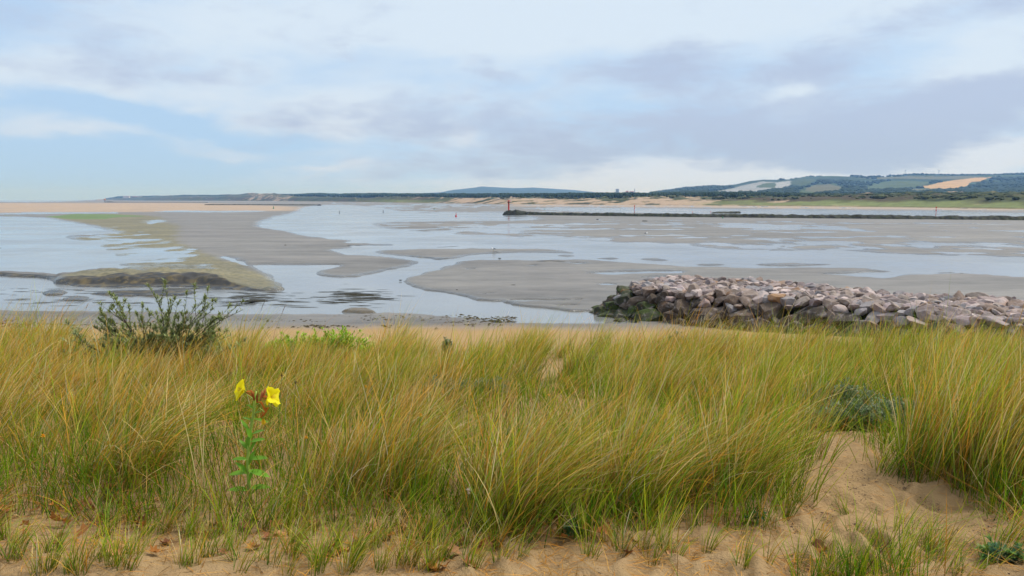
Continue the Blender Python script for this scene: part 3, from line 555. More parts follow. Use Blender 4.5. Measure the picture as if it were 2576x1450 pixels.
# wind turbines on the ridge
def turbine(x, yb, yh, bl, label, a0, yaw, D=4700):
    p = at_y(x, yb, D); h = (yb - yh) / F * D; L = bl / F * D; t = empty('wind_turbine', (p.x, p.y, p.z - 6), label, 'wind turbine', 'wind turbines on the ridge', yaw); h += 6
    MB().tube([(0, 0, -4), (0, 0, h)], [2.0, 1.2], 10).build('tower', M_steel, t, True)
    MB().box((0, 1.0, h + .6), (2.6, 7, 2.6)).build('nacelle', M_steel, t); lathe_part('hub', [(.3, h - 1.3), (1.5, h - .6), (1.5, h + 1.4), (.3, h + 2.2)], M_steel, t, 10, (0, -3.4, 0))
    for k in range(3):
        a = a0 + k * 2.0944; d = Vector((math.sin(a), 0, math.cos(a))); o = Vector((0, -3.4, h + .5)); sd_ = Vector((math.cos(a), 0, -math.sin(a)))
        vs = []; fs = []
        for i, (tt, w_, th_) in enumerate([(0, .9, .8), (.15, 1.7, .6), (.5, 1.15, .35), (1, .3, .1)]):
            c = o + d * L * tt; vs += [c - sd_ * w_ * .4, c + Vector((0, th_, 0)), c + sd_ * w_, c - Vector((0, th_, 0))]
        for i in range(3): fs += [(i * 4 + j, i * 4 + (j + 1) % 4, i * 4 + 4 + (j + 1) % 4, i * 4 + 4 + j) for j in range(4)]
        MB().add(vs, fs).build('blade', M_steel, t)
turbine(2277, 444, 429.5, 8, 'wind turbine seen edge on, left of the ridge summit', .35, 1.25); turbine(2361, 445, 430.5, 9, 'tall wind turbine with blades spread in a Y on the ridge', R(62), .1)
turbine(2270.5, 446, 440, 9, 'wind turbine half sunk behind the ridge, left of the edge on one', R(270), .0, 4750); turbine(2391, 446, 441, 7, 'wind turbine with only its head above the ridge, right of the tall one', R(285), 0, 4750)
def mast(x, yb, yt, D, label):
    p = at_y(x, yb, D); h = (yb - yt) / F * D; t = empty('radio_mast', (p.x, p.y, p.z - 3), label, 'mast', 'radio masts on the hills'); r = h * .025; h += 3; mb = MB()
    for k in range(3):
        a = k * 2.0944; mb.tube([(r * 1.6 * math.cos(a), r * 1.6 * math.sin(a), -3), (r * .5 * math.cos(a), r * .5 * math.sin(a), h)], r * .35, 5)
    for k in range(9):
        z0 = h * k / 9; r0 = r * (1.6 - 1.1 * k / 9); mb.tube([(r0, 0, z0), (-r0 * .5, r0 * .87, z0 + h / 9)], r * .2, 4); mb.tube([(-r0 * .5, -r0 * .87, z0), (r0, 0, z0 + h / 9)], r * .2, 4)
    mb.build('lattice', M_steel, t); MB().tube([(0, 0, h * .98), (0, 0, h * 1.08)], r * .3, 5).build('aerial', M_steel, t)
mast(2347, 445, 430.5, 4750, 'lattice mast on the ridge beside the tall wind turbine'); mast(1847, 468, 459, 4700, 'thin mast on the lower left shoulder of the hill range'); mast(1207, 472.5, 464, 9350, 'aerial mast on top of the blue hill')
# buildings
M_bl = paint('pale_cladding', (.42, .50, .58, 1), .05, .2, .5); M_bd = paint('grey_blue_concrete', (.16, .2, .25, 1), .08, .2, .7); M_roof = paint('dull_red_roof', (.25, .10, .09, 1), .1, .3, .8); M_wall = paint('pale_render', (.62, .58, .54, 1), .05, .2, .8); M_brick = paint('brick', (.25, .13, .10, 1), .1, .5, .8); M_win = paint('window_glass', (.05, .06, .08, 1), .1, .3, .2, .5)
def bld(x0, x1, yb, yt, D, label, roof=None, wall=M_bl, nwin=0, cat='building', storeys=1, name='building'):
    p = at_y((x0 + x1) / 2, yb, D); wd = (x1 - x0) / F * D; h = (yb - yt) / F * D; dp = min(wd, 16); t = empty(name, (p.x, p.y, p.z - 6), label, cat); h += 6
    MB().box((0, 0, h / 2), (wd, dp, h)).build('wall', wall, t)
    if roof == 'gable':
        rh = h * .16; MB().add([(-wd * .52, -dp * .55, h), (wd * .52, -dp * .55, h), (wd * .52, dp * .55, h), (-wd * .52, dp * .55, h), (-wd * .5, 0, h + rh), (wd * .5, 0, h + rh)], [(0, 1, 5, 4), (2, 3, 4, 5), (1, 2, 5), (3, 0, 4), (0, 3, 2, 1)]).build('roof', M_roof, t)
    else: MB().box((0, 0, h + .3), (wd * .94, dp * .94, .6)).build('roof', M_bd, t)
    for s in range(storeys):
        for k in range(nwin): MB().box((-wd * .42 + wd * .84 * (k + .5) / nwin, -dp / 2 - .02, h - (s + .65) * (h - 6) / max(1, storeys)), (wd / nwin * .4, .1, (h - 6) / max(1, storeys) * .45)).build('window', M_win, t)
    return t, h, wd, dp
t, h, wd, dp = bld(1549, 1556.5, 488, 476.5, 2600, 'pale blue tower block rising above the dark forest', wall=M_bl, nwin=3, storeys=4, cat='tower block', name='tower_block')
MB().box((0, 0, 3), (wd * 1.04, dp * 1.04, 9)).build('base', M_bd, t)
bld(1574.5, 1580.5, 488, 482.5, 2600, 'small brick building with pointed roof left of the chimney', 'gable', M_brick, 2, name='house'); bld(1584, 1594, 488, 483.2, 2650, 'low grey building just left of the chimney', 'gable', M_bd, 3, name='house')
p = at_y(1596.5, 488, 2600); t = empty('chimney', (p.x, p.y, p.z - 5), 'slim tall chimney above the forest right of the tower block', 'chimney'); hh_ = 12.5 / F * 2600 + 5
lathe_part('stack', [(1.3, 0), (.85, hh_)], M_bd, t); lathe_part('rim', [(1.0, hh_ - .8), (1.0, hh_ + .2)], M_dark, t)
bld(311, 326, 497, 494.3, 5900, 'long pale building on the far headland, left one', 'gable', M_wall, 5); bld(334, 345, 497.5, 495, 5900, 'dark red roofed building on the far headland between pale ones', 'gable', M_brick, 4); bld(346, 356, 497.5, 494.8, 5900, 'pale low building on the far headland, right one', None, M_wall, 4)
p = at_y(2368, 504, 900); t = empty('lighthouse', (p.x, p.y, p.z - 2), 'square red tower among the right hand dunes', 'lighthouse'); k = 900 / F
MB().add([(-3.2 * k, -3 * k, 0), (3.2 * k, -3 * k, 0), (3.2 * k, 3 * k, 0), (-3.2 * k, 3 * k, 0), (-2.6 * k, -2.4 * k, 2 + 11 * k), (2.6 * k, -2.4 * k, 2 + 11 * k), (2.6 * k, 2.4 * k, 2 + 11 * k), (-2.6 * k, 2.4 * k, 2 + 11 * k)], [(0, 1, 5, 4), (1, 2, 6, 5), (2, 3, 7, 6), (3, 0, 4, 7), (4, 5, 6, 7)]).build('tower', M_red, t)
MB().box((0, 0, 2 + 11.3 * k), (6.4 * k, 6 * k, .3)).build('gallery', M_dark, t); lathe_part('lantern', [(1.5 * k, 2 + 11.3 * k), (1.5 * k, 2 + 13 * k), (.2 * k, 2 + 14 * k)], M_white, t)
p = at_y(264, 508.5, 2000); p.z = .8; t = empty('beacon', p, 'small orange topped beacon at the tip of the far headland', 'beacon'); lathe_part('column', [(.7, 0), (.55, 3.6)], M_dark, t, 10); lathe_part('topmark', [(.6, 3.5), (2.4, 5.2), (2.2, 7.0), (.4, 7.6)], paint('orange_paint', (.62, .30, .18, 1), .08, 1), t, 10)
p = at_y(2322, 459.2, 3950); bld(2312, 2330, 462, 456.5, 4050, 'red roofed farm buildings among trees under the ridge', 'gable', M_wall, 4, name='farmhouse')
# gulls
M_gw = paint('white_feathers', (.78, .78, .77, 1), .03, 20, .8); M_gg = paint('grey_feathers', (.07, .075, .085, 1), .1, 20, .8); M_bk = paint('yellow_bill', (.6, .4, .05, 1), .05, 20, .5)
def gull(x, y, s, label, rz):
    p = at_z(x, y); p.z = .10; t = empty('gull', p, label, 'gull', 'gulls on the flats', rz)
    mb = MB(); pr = [(-.26, .20, .012), (-.20, .205, .035), (-.10, .215, .075), (0, .22, .095), (.10, .23, .09), (.16, .26, .065), (.19, .31, .047), (.21, .36, .05), (.245, .375, .045), (.28, .37, .018)]
    mb.tube([(a * s, 0, b_ * s) for a, b_, c in pr], [c * s for a, b_, c in pr], 10); mb.build('body', M_gw, t, True)
    for sg in (-1, 1):
        MB().add([(.10 * s, sg * .075 * s, .26 * s), (-.05 * s, sg * .10 * s, .24 * s), (-.34 * s, sg * .03 * s, .22 * s), (-.05 * s, sg * .05 * s, .315 * s), (.08 * s, sg * .05 * s, .30 * s)], [(0, 1, 3, 4), (1, 2, 3)]).build('wing', M_gg, t)
        MB().tube([(0, sg * .03 * s, .14 * s), (.01 * s, sg * .03 * s, 0), (.05 * s, sg * .03 * s, 0)], .008 * s, 5).build('leg', M_bk, t)
    MB().tube([(.275 * s, 0, .37 * s), (.335 * s, 0, .36 * s)], [.014 * s, .005 * s], 6).build('beak', M_bk, t)
gull(1242, 634.5, 1.0, 'white gull with dark wings standing on the mid channel bank', 2.7); gull(1625, 593, 1.1, 'small white gull on the flats beyond the wide channel', .3); gull(946, 519, 1.4, 'tiny far white gull beyond the channel', 1.0)
# weed covered stones on the flats
def rock_shape(seed, cuts=13, sub=4, jag=.035):
    r = np.random.default_rng(seed); v, f = ico(sub); v = v.copy()
    for k in range(cuts):
        nrm = r.normal(size=3); nrm /= np.linalg.norm(nrm); d = r.uniform(.50, .82); q = v @ nrm; ov = np.maximum(q - d, 0); v -= nrm * (ov * .97)[:, None]
    nz = np.stack([fbm(v[:, (i + 1) % 3] * 2.3 + seed * 3.1, v[:, (i + 2) % 3] * 2.3 + v[:, i], 100 + seed + i, 4) for i in range(3)], -1)
    v = v + nz * jag * 1.6; v /= np.abs(v).max(0)
    return v, f
STONE_W = []
for x, y, wp, hp, lb in [(1291, 721, 13, 4, 'weedy stone on the middle sand bank'), (1008, 708, 9, 3, 'weedy stone near the left tip of the middle bank'), (1149, 733, 7, 2.6, 'weedy stone on the lower edge of the middle bank'), (1256, 652.5, 9, 3, 'dark stone in the creek above the middle bank'), (2419, 691, 8, 2.6, 'small dark lump at the water edge above the rocks, far right'), (1503, 553, 7, 2, 'dark stone on the flats below the breakwater, left one'), (1622, 557.5, 14, 2.4, 'long dark lump on the flats below the breakwater'), (718, 619, 6, 2.2, 'little dark stone on the left sand bank'), (458, 578, 5, 1.6, 'black speck of stone on the left flats'), (630, 763, 34, 7, 'tangle of black weed in the water right of the bush'), (1240, 812, 26, 5, 'flat weedy lump on the wet shore, centre')]:
    p = at_z(x, y); sw_ = wp / F * p.y; sh = max(.08, hp / F * p.y * 1.0); v, f = rock_shape(300 + int(x), 7, 3, .09)
    me = mesh_np('weedy_stone', v * np.array([sw_ / 2, sw_ * .3, sh / 2]), tris=f, smooth=True); o = link('weedy_stone', me, M_weed); o.location = (p.x, p.y, .06 + sh * .2); tag(o, lb, 'stone', 'weedy stones on the flats')
# ================================================================== ROCK GROYNE
def rock_mat(name, own):
  m, g, out = new_mat(name); oi = g.n('ShaderNodeObjectInfo'); ocol = oi.outputs['Color'] if own else g.n('ShaderNodeAttribute', attribute_name='Col').outputs['Color']
  tc = g.n('ShaderNodeTexCoord').outputs['Object']; pos = g.n('ShaderNodeNewGeometry').outputs['Position']
  ofs = g.n('ShaderNodeVectorMath', operation='ADD'); g.set(ofs.inputs[0], tc); rv = g.n('ShaderNodeCombineXYZ'); g.set(rv.inputs[0], g.m('MULTIPLY', oi.outputs['Random'], 40.)); g.set(ofs.inputs[1], rv.outputs[0]); tv = ofs.outputs[0]
  na = g.noise(tv, 1.3, 6, .6, .3); nb_ = g.noise(tv, 4.5, 6, .65); ncr = g.noise(tv, 16, 4, .7); ncrack = g.noise(tv, 2.1, 2, .5, 1.2)
  cl_ = g.mix(g.step(na, .32, .68), ocol, g.mix(1., ocol, (1.28, 1.18, 1.15, 1), 'MULTIPLY'))
  cl_ = g.mix(g.m('MULTIPLY', g.step(nb_, .50, .68), .45), cl_, (.40, .36, .365, 1)); cl_ = g.mix(g.m('MULTIPLY', g.step(g.m('SUBTRACT', 1., nb_), .54, .70), .5), cl_, g.mix(1., ocol, (.55, .48, .46, 1), 'MULTIPLY'))
  rust = g.noise(tv, .9, 4, .6); cl_ = g.mix(g.m('MULTIPLY', g.step(rust, .60, .72), .55), cl_, (.30, .15, .055, 1))
  at = g.n('ShaderNodeAttribute', attribute_type='OBJECT', attribute_name='weed'); wd_ = g.m('MULTIPLY', at.outputs['Fac'], g.step(g.noise(tv, 2.4, 5, .65), .38, .56))
  cl_ = g.mix(wd_, cl_, g.mix(ncr, (.022, .036, .008, 1), (.06, .09, .015, 1)))
  hb = g.m('ADD', g.m('MULTIPLY', nb_, 1.), g.m('MULTIPLY', ncr, .35))
  principled(g, out, cl_, .82, .25, g.bump(hb, .9, .07))
  return m
M_rock = rock_mat('groyne_rock', True); M_rock2 = rock_mat('groyne_stone', False)
PROT = []
for k in range(18):
    v, f = rock_shape(500 + k, 12 + k % 6, 4, .04); a = [(1, .8, .7), (1, .9, .85), (1, .75, .48), (1, .62, .55), (1, .85, .62)][k % 5]
    PROT.append((mesh_np('boulder', v * np.array(a) * .5, tris=f, smooth=True), ['blocky', 'rounded', 'slab shaped', 'wedge shaped', 'squat'][k % 5]))
    me = PROT[-1][0]; me.materials.append(M_rock)
    me.polygons.foreach_set('use_smooth', np.ones(len(me.polygons), bool))
    try: me.set_sharp_from_angle(angle=R(28))
    except Exception: pass
GA, GB = Vector((8.6, 39.5, 0)), Vector((24.5, 25.6, 0)); GD = (GB - GA).normalized(); GN = Vector((GD.y, -GD.x, 0)); GN = GN if GN.y < 0 else -GN   # GN points to the camera side
GL = (GB - GA).length; TOPH, HW, SLP = 1.50, 2.6, 1.05
def beach_z(p):
    zz = float(zdune(p.x, p.y)); return max(zz * (1 - float(sstep(p.y, 31.5, 36.5))), .0)
def groyne(s, tt):
    """surface point of the mound: s along from the head (negative = round end), tt across (+ towards the camera)"""
    if s >= 0: p = GA + GD * s + GN * tt; r = abs(tt)
    else: p = GA + GD * s + GN * tt; r = math.hypot(s, tt)
    z = TOPH - max(0, r - HW) / SLP + .22 * float(fbm(p.x / 2.2, p.y / 2.2, 111, 2))
    return p, z, r
rocks = []; rr = random.Random(3)
def try_rock(s, tt, size, kmin=.62):
    p, z, r = groyne(s, tt); bz = beach_z(p)
    if z < bz - .1: return
    q = Vector((p.x, p.y, z))
    for (o, sz) in rocks:
        if (o - q).length < (sz + size) * .5 * kmin: return
    rocks.append((q, size))
for k in range(60000):
    if len(rocks) >= 1100: break
    s = rr.uniform(-4.6, GL); tt = rr.uniform(-3.4, 5.4); low = groyne(s, tt)[1] < 1.25
    frac = k / 60000
    size = (rr.uniform(.66, 1.25) if low else rr.uniform(.43, .86)) * (1 if frac < .12 else .72 if frac < .45 else .5)
    try_rock(s, tt, size, .60)
vis = []
for q, sz in rocks:
    px, py = project(q.x, q.y, q.z)
    s = (q - GA).dot(GD); tt = (q - GA).dot(GN)
    if 1440 < px < 2640 and tt > -3.2: vis.append((q, sz, s, tt, float(px), float(py)))
vis.sort(key=lambda a: -a[1] / a[0].y); rest = vis[300:]; vis = vis[:300]
PAL = [((.232, .196, .185), 'pinkish'), ((.27, .23, .235), 'mauve grey'), ((.235, .20, .175), 'brown grey'), ((.38, .33, .315), 'pale'), ((.19, .15, .125), 'brown'), ((.245, .198, .19), 'rose'), ((.21, .205, .215), 'blue grey')]
core = MB()
for q, sz, s, tt, px, py in vis:
    me, shp = PROT[rr.randrange(18)]; o = link('boulder', me); e = sz * 1.3
    o.scale = (e * rr.uniform(.9, 1.2), e * rr.uniform(.85, 1.1), e * rr.uniform(.75, 1.05)); o.rotation_euler = (rr.uniform(-.5, .5), rr.uniform(-.5, .5), rr.uniform(0, 6.3))
    o.location = q - Vector((0, 0, sz * .22)) - GN * (.1 if tt > 2.7 else 0)
    c, cn = PAL[min(6, int(rr.random() ** 1.15 * 7))]; tide = q.z + .25 * rr.uniform(-1, 1) - max(0, s - 7) * .09
    # tide mark: stones below high water are stained black, those on the head carry green weed
    if 1.05 < q.z < 1.42 and s < 9 and tt > 2.0: c, cn = (.14, .11, .09), 'brown'
    if (q.z < 1.1 and s < 15 and tide < 1.1 and tt > 0) or (q.z < 1.2 and s < 8): c, cn = [((.05, .042, .034), 'dark tide stained'), ((.075, .058, .044), 'dark brown')][rr.random() < .45 if q.z > .5 else 0]
    head = s + max(0, abs(tt) - 2) * .0 < -1.2 or (s < .6 and q.z < .9 and tt > 2)
    weed = 0.
    if head and q.z < 1.25: c, cn, weed = (.035, .035, .026), 'green weeded', .95 if rr.random() < .75 else .5
    if rr.random() < .014 and weed == 0 and q.z > 1: c, cn = (.25, .155, .085), 'rusty orange'
    f_ = rr.uniform(.85, 1.15); o.color = (c[0] * f_, c[1] * f_, c[2] * f_, 1); o['weed'] = weed
    row = 'at the foot of' if q.z < .45 else 'low on the face of' if q.z < 1.0 else 'high on the face of' if tt > 2.6 else 'on the front edge of' if tt > 1.2 else 'on the middle top of' if tt > -1 else 'on the back edge of'
    where = 'the seaward head' if s < -1 else 'the groyne near its head' if s < 3 else 'the groyne, quarter along' if s < 7 else 'the groyne at mid length' if s < 11 else 'the groyne, beyond mid length' if s < 15 else 'the groyne near the right edge'
    big = 'big' if sz > .85 else 'medium' if sz > .58 else 'small'
    tag(o, f'{big} {cn} {shp} boulder {row} {where}'.replace('slab shaped', 'flat').replace('wedge shaped', 'wedge').replace('dark tide stained', 'tide blackened').replace('the groyne near its head', 'the groyne by its head'), 'boulder', 'boulders of the rock groyne')
sm_v = []; sm_f = []; sm_c = []; nv_ = 0
for q, sz, s, tt, px, py in rest:
    me, shp = PROT[rr.randrange(18)]; e = sz * 1.3; mt = Matrix.LocRotScale(q - Vector((0, 0, sz * .2)), Euler((rr.uniform(-.5, .5), rr.uniform(-.5, .5), rr.uniform(0, 6.3))), Vector((e, e * rr.uniform(.85, 1.1), e * rr.uniform(.75, 1.05))))
    co_ = np.empty(len(me.vertices) * 3, np.float32); me.vertices.foreach_get('co', co_); co_ = co_.reshape(-1, 3) @ np.array(mt.to_3x3()).T + np.array(mt.translation); fi = np.empty(len(me.polygons) * 3, np.int32); me.polygons.foreach_get('vertices', fi)
    sm_c.append(np.repeat(np.array([(PAL[rr.randrange(7)][0] if q.z > .8 or s > 14 else (.06, .05, .04))]) * rr.uniform(.8, 1.2), len(co_), 0)); sm_v.append(co_); sm_f.append(fi.reshape(-1, 3) + nv_); nv_ += len(co_)
if sm_v:
    o = link('small_boulders', mesh_np('small_boulders', np.concatenate(sm_v), tris=np.concatenate(sm_f), smooth=True), M_rock2); attr_col(o.data, 'Col', np.concatenate(sm_c)); o['weed'] = 0.; tag(o, 'smallest grey brown stones filling the top of the groyne', 'boulders', kind='stuff')
    try: o.data.set_sharp_from_angle(angle=R(28))
    except Exception: pass
# dark rubble packed between and beneath the boulders
vs = []; ns_, nt_ = 90, 28
for i in range(ns_):
    s = -3.9 + (GL + 3.9) * i / (ns_ - 1)
    for j in range(nt_):
        tt = -4.6 + 9.6 * j / (nt_ - 1); p, z, r = groyne(s, tt); vs.append((p.x, p.y, max(z - .8 + .3 * float(fbm(p.x / .35, p.y / .35, 113, 3)), -.3)))
qi = np.arange(ns_ * nt_).reshape(ns_, nt_); M_rub = paint('rubble', (.055, .045, .04, 1), .25, 3, .9)
o = link('rubble_core', mesh_np('rubble_core', vs, np.stack([qi[:-1, :-1], qi[:-1, 1:], qi[1:, 1:], qi[1:, :-1]], -1).reshape(-1, 4)), M_rub); tag(o, 'dark stone rubble packed between the boulders of the groyne', 'rubble', kind='stuff')
# ================================================================== haze: one body of air round everything
hzm = bpy.data.materials.new('haze'); hzm.use_nodes = True; g = G(hzm.node_tree); out = g.n('ShaderNodeOutputMaterial'); pv = g.n('ShaderNodeVolumePrincipled')
pv.inputs['Color'].default_value = (.27, .52, 1, 1); pv.inputs['Density'].default_value = 1.12e-4; pv.inputs['Absorption Color'].default_value = (1, 1, 1, 1); pv.inputs['Anisotropy'].default_value = .2; g.set(out.inputs['Volume'], pv.outputs[0])
tag(MB().box((0, 0, 97), (33000, 33000, 198)).build('haze', hzm), kind='stuff', label='thin blue haze hanging over the estuary and hills', cat='haze')
# ================================================================== DUNE VEGETATION
PATH = [(1960, 1335), (2005, 1250), (2030, 1160), (2030, 1080), (2120, 1085), (2200, 1140), (2260, 1200), (2400, 1240), (2480, 1290), (2600, 1350), (2600, 1480), (-40, 1480), (-40, 1293), (120, 1300), (300, 1325), (480, 1335), (600, 1345), (850, 1350), (1000, 1395), (1150, 1385), (1350, 1355), (1500, 1368), (1700, 1342)]
BARE = [PATH, [(1335, 965), (1360, 915), (1395, 890), (1440, 905), (1430, 950), (1390, 985)], [(70, 850), (160, 835), (215, 850), (150, 870)], [(1440, 850), (1560, 845), (1560, 862), (1450, 868)]]
def ground_px(X, Y): return project(X, Y, zdune(X, Y))
def bare_at(X, Y):
    px, py = ground_px(X, Y); r = np.zeros(np.shape(px), bool); jx = 60 * fbm(X * 1.3, Y * 1.3, 131, 3); jy = 44 * fbm(X * 1.3, Y * 1.3, 132, 3)
    for p in BARE: r |= inpoly(px + jx, py + jy, p)
    return r
PALG = np.array([[.16, .34, .008], [.28, .45, .012], [.09, .24, .012], [.42, .49, .02]]); PALS = np.array([[.78, .46, .13], [.74, .32, .04], [.84, .62, .29], [.80, .42, .07], [.46, .26, .07]])
def blades(P, L, wd, phi, th0, th1, cb, ct, seg=5, r=rng, thick=True):
    """curved tapering blades: base points, lengths, widths, lean azimuth, angle from vertical at base and tip, base and tip colour"""
    n = len(P); p = P.copy(); rows = []; cols = []; dl = r.uniform(-1.3, 1.3, n); sd_ = np.stack([-np.sin(phi + dl), np.cos(phi + dl), 0 * phi], -1)
    tw = r.uniform(-.35, .35, n)
    for i in range(seg + 1):
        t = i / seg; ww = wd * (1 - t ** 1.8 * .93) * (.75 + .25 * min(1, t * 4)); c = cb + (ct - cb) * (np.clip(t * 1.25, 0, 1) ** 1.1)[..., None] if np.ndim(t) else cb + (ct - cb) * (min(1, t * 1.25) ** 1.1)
        rows.append(np.stack([p - sd_ * ww[:, None] / 2, p + sd_ * ww[:, None] / 2], 1)); cols.append(np.stack([c, c], 1))
        th = th0 + (th1 - th0) * t ** 1.15; ph = phi + tw * t
        p = p + (L / seg)[:, None] * np.stack([np.sin(th) * np.cos(ph), np.sin(th) * np.sin(ph), np.cos(th)], -1)
    V = np.stack(rows, 1).reshape(n, -1, 3); C = np.stack(cols, 1).reshape(n, -1, 3); k = 2 * (seg + 1)
    b = (np.arange(n) * k)[:, None, None]; q = np.array([[2 * i, 2 * i + 1, 2 * i + 3, 2 * i + 2] for i in range(seg)])[None]
    return V.reshape(-1, 3), (b + q).reshape(-1, 4), C.reshape(-1, 3)
def join(parts):
    o = 0; vs = []; qs = []; cs = []
    for v, q, c in parts: vs.append(v); qs.append(q + o); cs.append(c); o += len(v)
    return np.concatenate(vs), np.concatenate(qs), np.concatenate(cs)
def blade_obj(name, parts, mat, parent=None, origin=None):
    v, q, c = join(parts)
    if origin is not None: v = v - np.array(origin)
    me = mesh_np(name, v, q); attr_col(me, 'Col', c); o = link(name, me, mat, parent)
    if origin is not None and parent is None: o.location = origin
    return o
M_grass = leafmat('grass_blades', .40, .6, .10); M_leaf = leafmat('leaves', .28, .5, .3); M_dry = leafmat('dry_leaves', .15, .75, .15); M_petal = leafmat('petals', .45, .6, .1)
def tussock_blades(c, n, rad, L, lean, spread, phi0, straw, wd, seg=5, up=(.05, .55), r=rng):
    a = r.uniform(0, 6.283, n); rr_ = rad * np.sqrt(r.random(n)); X_ = c[0] + rr_ * np.cos(a); Y_ = c[1] + rr_ * np.sin(a)
    P = np.stack([X_, Y_, zdune(X_, Y_) - .015], -1)
    out_ = rr_ / max(rad, .01)
    vx = np.cos(phi0) * 1.0 + np.cos(a) * out_ * spread + r.normal(0, .62, n); vy = np.sin(phi0) * 1.0 + np.sin(a) * out_ * spread + r.normal(0, .62, n)
    phi = np.arctan2(vy, vx); mg = np.hypot(vx, vy)
    th0 = np.abs(r.normal(up[0], .16, n)) + lean * .35 * np.minimum(mg, 1.2) ; th1 = lean * np.clip(mg, .4, 1.5) * r.uniform(.7, 1.35, n) + up[1]
    Ls = L * r.uniform(.45, 1.12, n) * (1 - .18 * out_) * np.where(r.random(n) < .08, 1.35, 1.)
    s = np.where(r.random(n) < straw, r.uniform(.72, 1., n), r.uniform(0, .35, n))[:, None]
    g_ = PALG[r.integers(0, 4, n)]; st_ = PALS[r.integers(0, 5, n)]; v_ = r.uniform(.75, 1.2, (n, 1))
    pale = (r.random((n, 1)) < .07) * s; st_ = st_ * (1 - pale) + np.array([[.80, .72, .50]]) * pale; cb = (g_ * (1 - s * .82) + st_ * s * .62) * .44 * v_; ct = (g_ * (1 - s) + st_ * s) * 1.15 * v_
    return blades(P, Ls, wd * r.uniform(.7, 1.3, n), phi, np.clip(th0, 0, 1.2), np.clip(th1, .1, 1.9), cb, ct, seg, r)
# ---- the sward: one mass of marram nobody could count
parts = []; nt = 0
tr = np.random.default_rng(21)
def strawness(X, Y, px, py): return np.clip(.64 + .14 * (1 - sstep(px, 200, 1000)) + .45 * fbm(X * .3, Y * .3, 141, 3) - .34 * sstep(py, 1110, 1280) - .18 * sstep(px, 1800, 2200) * sstep(py, 900, 1000) - .12 * sstep(Y, 10, 16), .1, .95)
CAND = 5400
yy = np.sqrt(tr.uniform(3.45 ** 2, 21.8 ** 2, CAND)); xx = tr.uniform(-.93, .93, CAND) * (yy + .6)
px, py = ground_px(xx, yy); dens = .80 + .75 * fbm(xx * .5, yy * .5, 142, 3)
edge = 20.5 + 1.6 * fbm(xx * .3, xx * 0 + 2.2, 143, 3) - 1.2 * (sstep(px, 900, 1000) - sstep(px, 1330, 1450)) * 0 + 1.2 * sstep(px, 1950, 2300)
dn_ = fbm(xx * .62, yy * .62, 145, 3); dens = .66 + 1.35 * dn_
keep = (~bare_at(xx, yy)) & (tr.random(CAND) < dens) & (yy < edge) & ~((px > 640) & (px < 960) & (yy > 15.8)) & ~((px > 1420) & (px < 1720) & (yy > 17.2) & (tr.random(CAND) < .7))
# open ground under the creeping shrub, and around the flower
keep &= ~inpoly(px, py, [(2040, 1100), (2060, 1030), (2160, 1000), (2280, 1010), (2340, 1080), (2250, 1120)])
for X_, Y_, P_, Q_, N_ in zip(xx[keep], yy[keep], px[keep], py[keep], dn_[keep]):
    st_ = float(strawness(X_, Y_, P_, Q_)); near = Y_ < 8.5; nb = int((50 if Y_ < 6 else 44 if near else 36 if Y_ < 13 else 32) * tr.uniform(.5, 1.45)); st_ = float(np.clip(st_ + tr.normal(0, .30), .04, .97))
    if abs(P_ - 645) < 50 and 1130 < Q_ < 1330: nb = int(nb * 1.0)
    L = (.42 + .52 * tr.random() ** 1.2) * (1 - .35 * sstep(Q_, 1230, 1340)) * (1.0 if Y_ < 12 else 1.12)
    L *= 1 + .75 * N_
    if P_ < 160 and Y_ > 14: L *= 1.3
    if 190 < P_ < 620 and 935 < Q_ < 1085: L *= .82
    if 1270 < P_ < 1460 and 960 < Q_ < 1190: L *= .55
    if 640 < P_ < 940 and 905 < Q_ < 990: L *= .7
    lean = tr.normal(0, .16) + .62 + .22 * float(fbm(X_ * .25, Y_ * .25, 144, 2)) + .22 * (1 - sstep(P_, 300, 900)) - .12 * sstep(P_, 2000, 2300)
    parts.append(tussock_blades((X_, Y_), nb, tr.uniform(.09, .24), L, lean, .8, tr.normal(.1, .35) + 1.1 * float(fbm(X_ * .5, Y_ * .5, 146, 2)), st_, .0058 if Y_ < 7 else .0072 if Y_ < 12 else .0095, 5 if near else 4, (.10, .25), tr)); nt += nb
# undergrowth: short green shoots and tangled dead blades close to the sand
n = 70000; uy = 3.4 + 14 * tr.random(n) ** 1.9; ux = tr.uniform(-.80, .80, n) * (uy + .4); k = ~bare_at(ux, uy); gx_, gy_ = ground_px(ux, uy); k &= ~((np.abs(gx_ - 640) < 55) & (gy_ > 1190) & (gy_ < 1330) & (tr.random(n) < .45)); ux, uy = ux[k], uy[k]; n = len(ux); P = np.stack([ux, uy, zdune(ux, uy) - .01], -1)
dead = tr.random(n) < .38; L = np.where(dead, tr.uniform(.15, .55, n), tr.uniform(.12, .42, n)) * np.where(uy < 4.2, .8, 1); cg = PALG[tr.integers(0, 4, n)] * tr.uniform(.28, .9, (n, 1)); cd = PALS[tr.integers(0, 5, n)] * tr.uniform(.15, .8, (n, 1)); c = np.where(dead[:, None], cd, cg)
parts.append(blades(P, L, np.where(uy < 8, .0052, .008), tr.uniform(-3.14, 3.14, n), np.where(dead, tr.uniform(.6, 1.4, n), tr.uniform(0, .5, n)), np.where(dead, tr.uniform(1.2, 1.75, n), tr.uniform(.3, 1.0, n)), c, c, 3, tr))
grass = blade_obj('marram_grass', parts, M_grass); tag(grass, 'wind combed marram grass covering the dune', 'grass', kind='stuff')
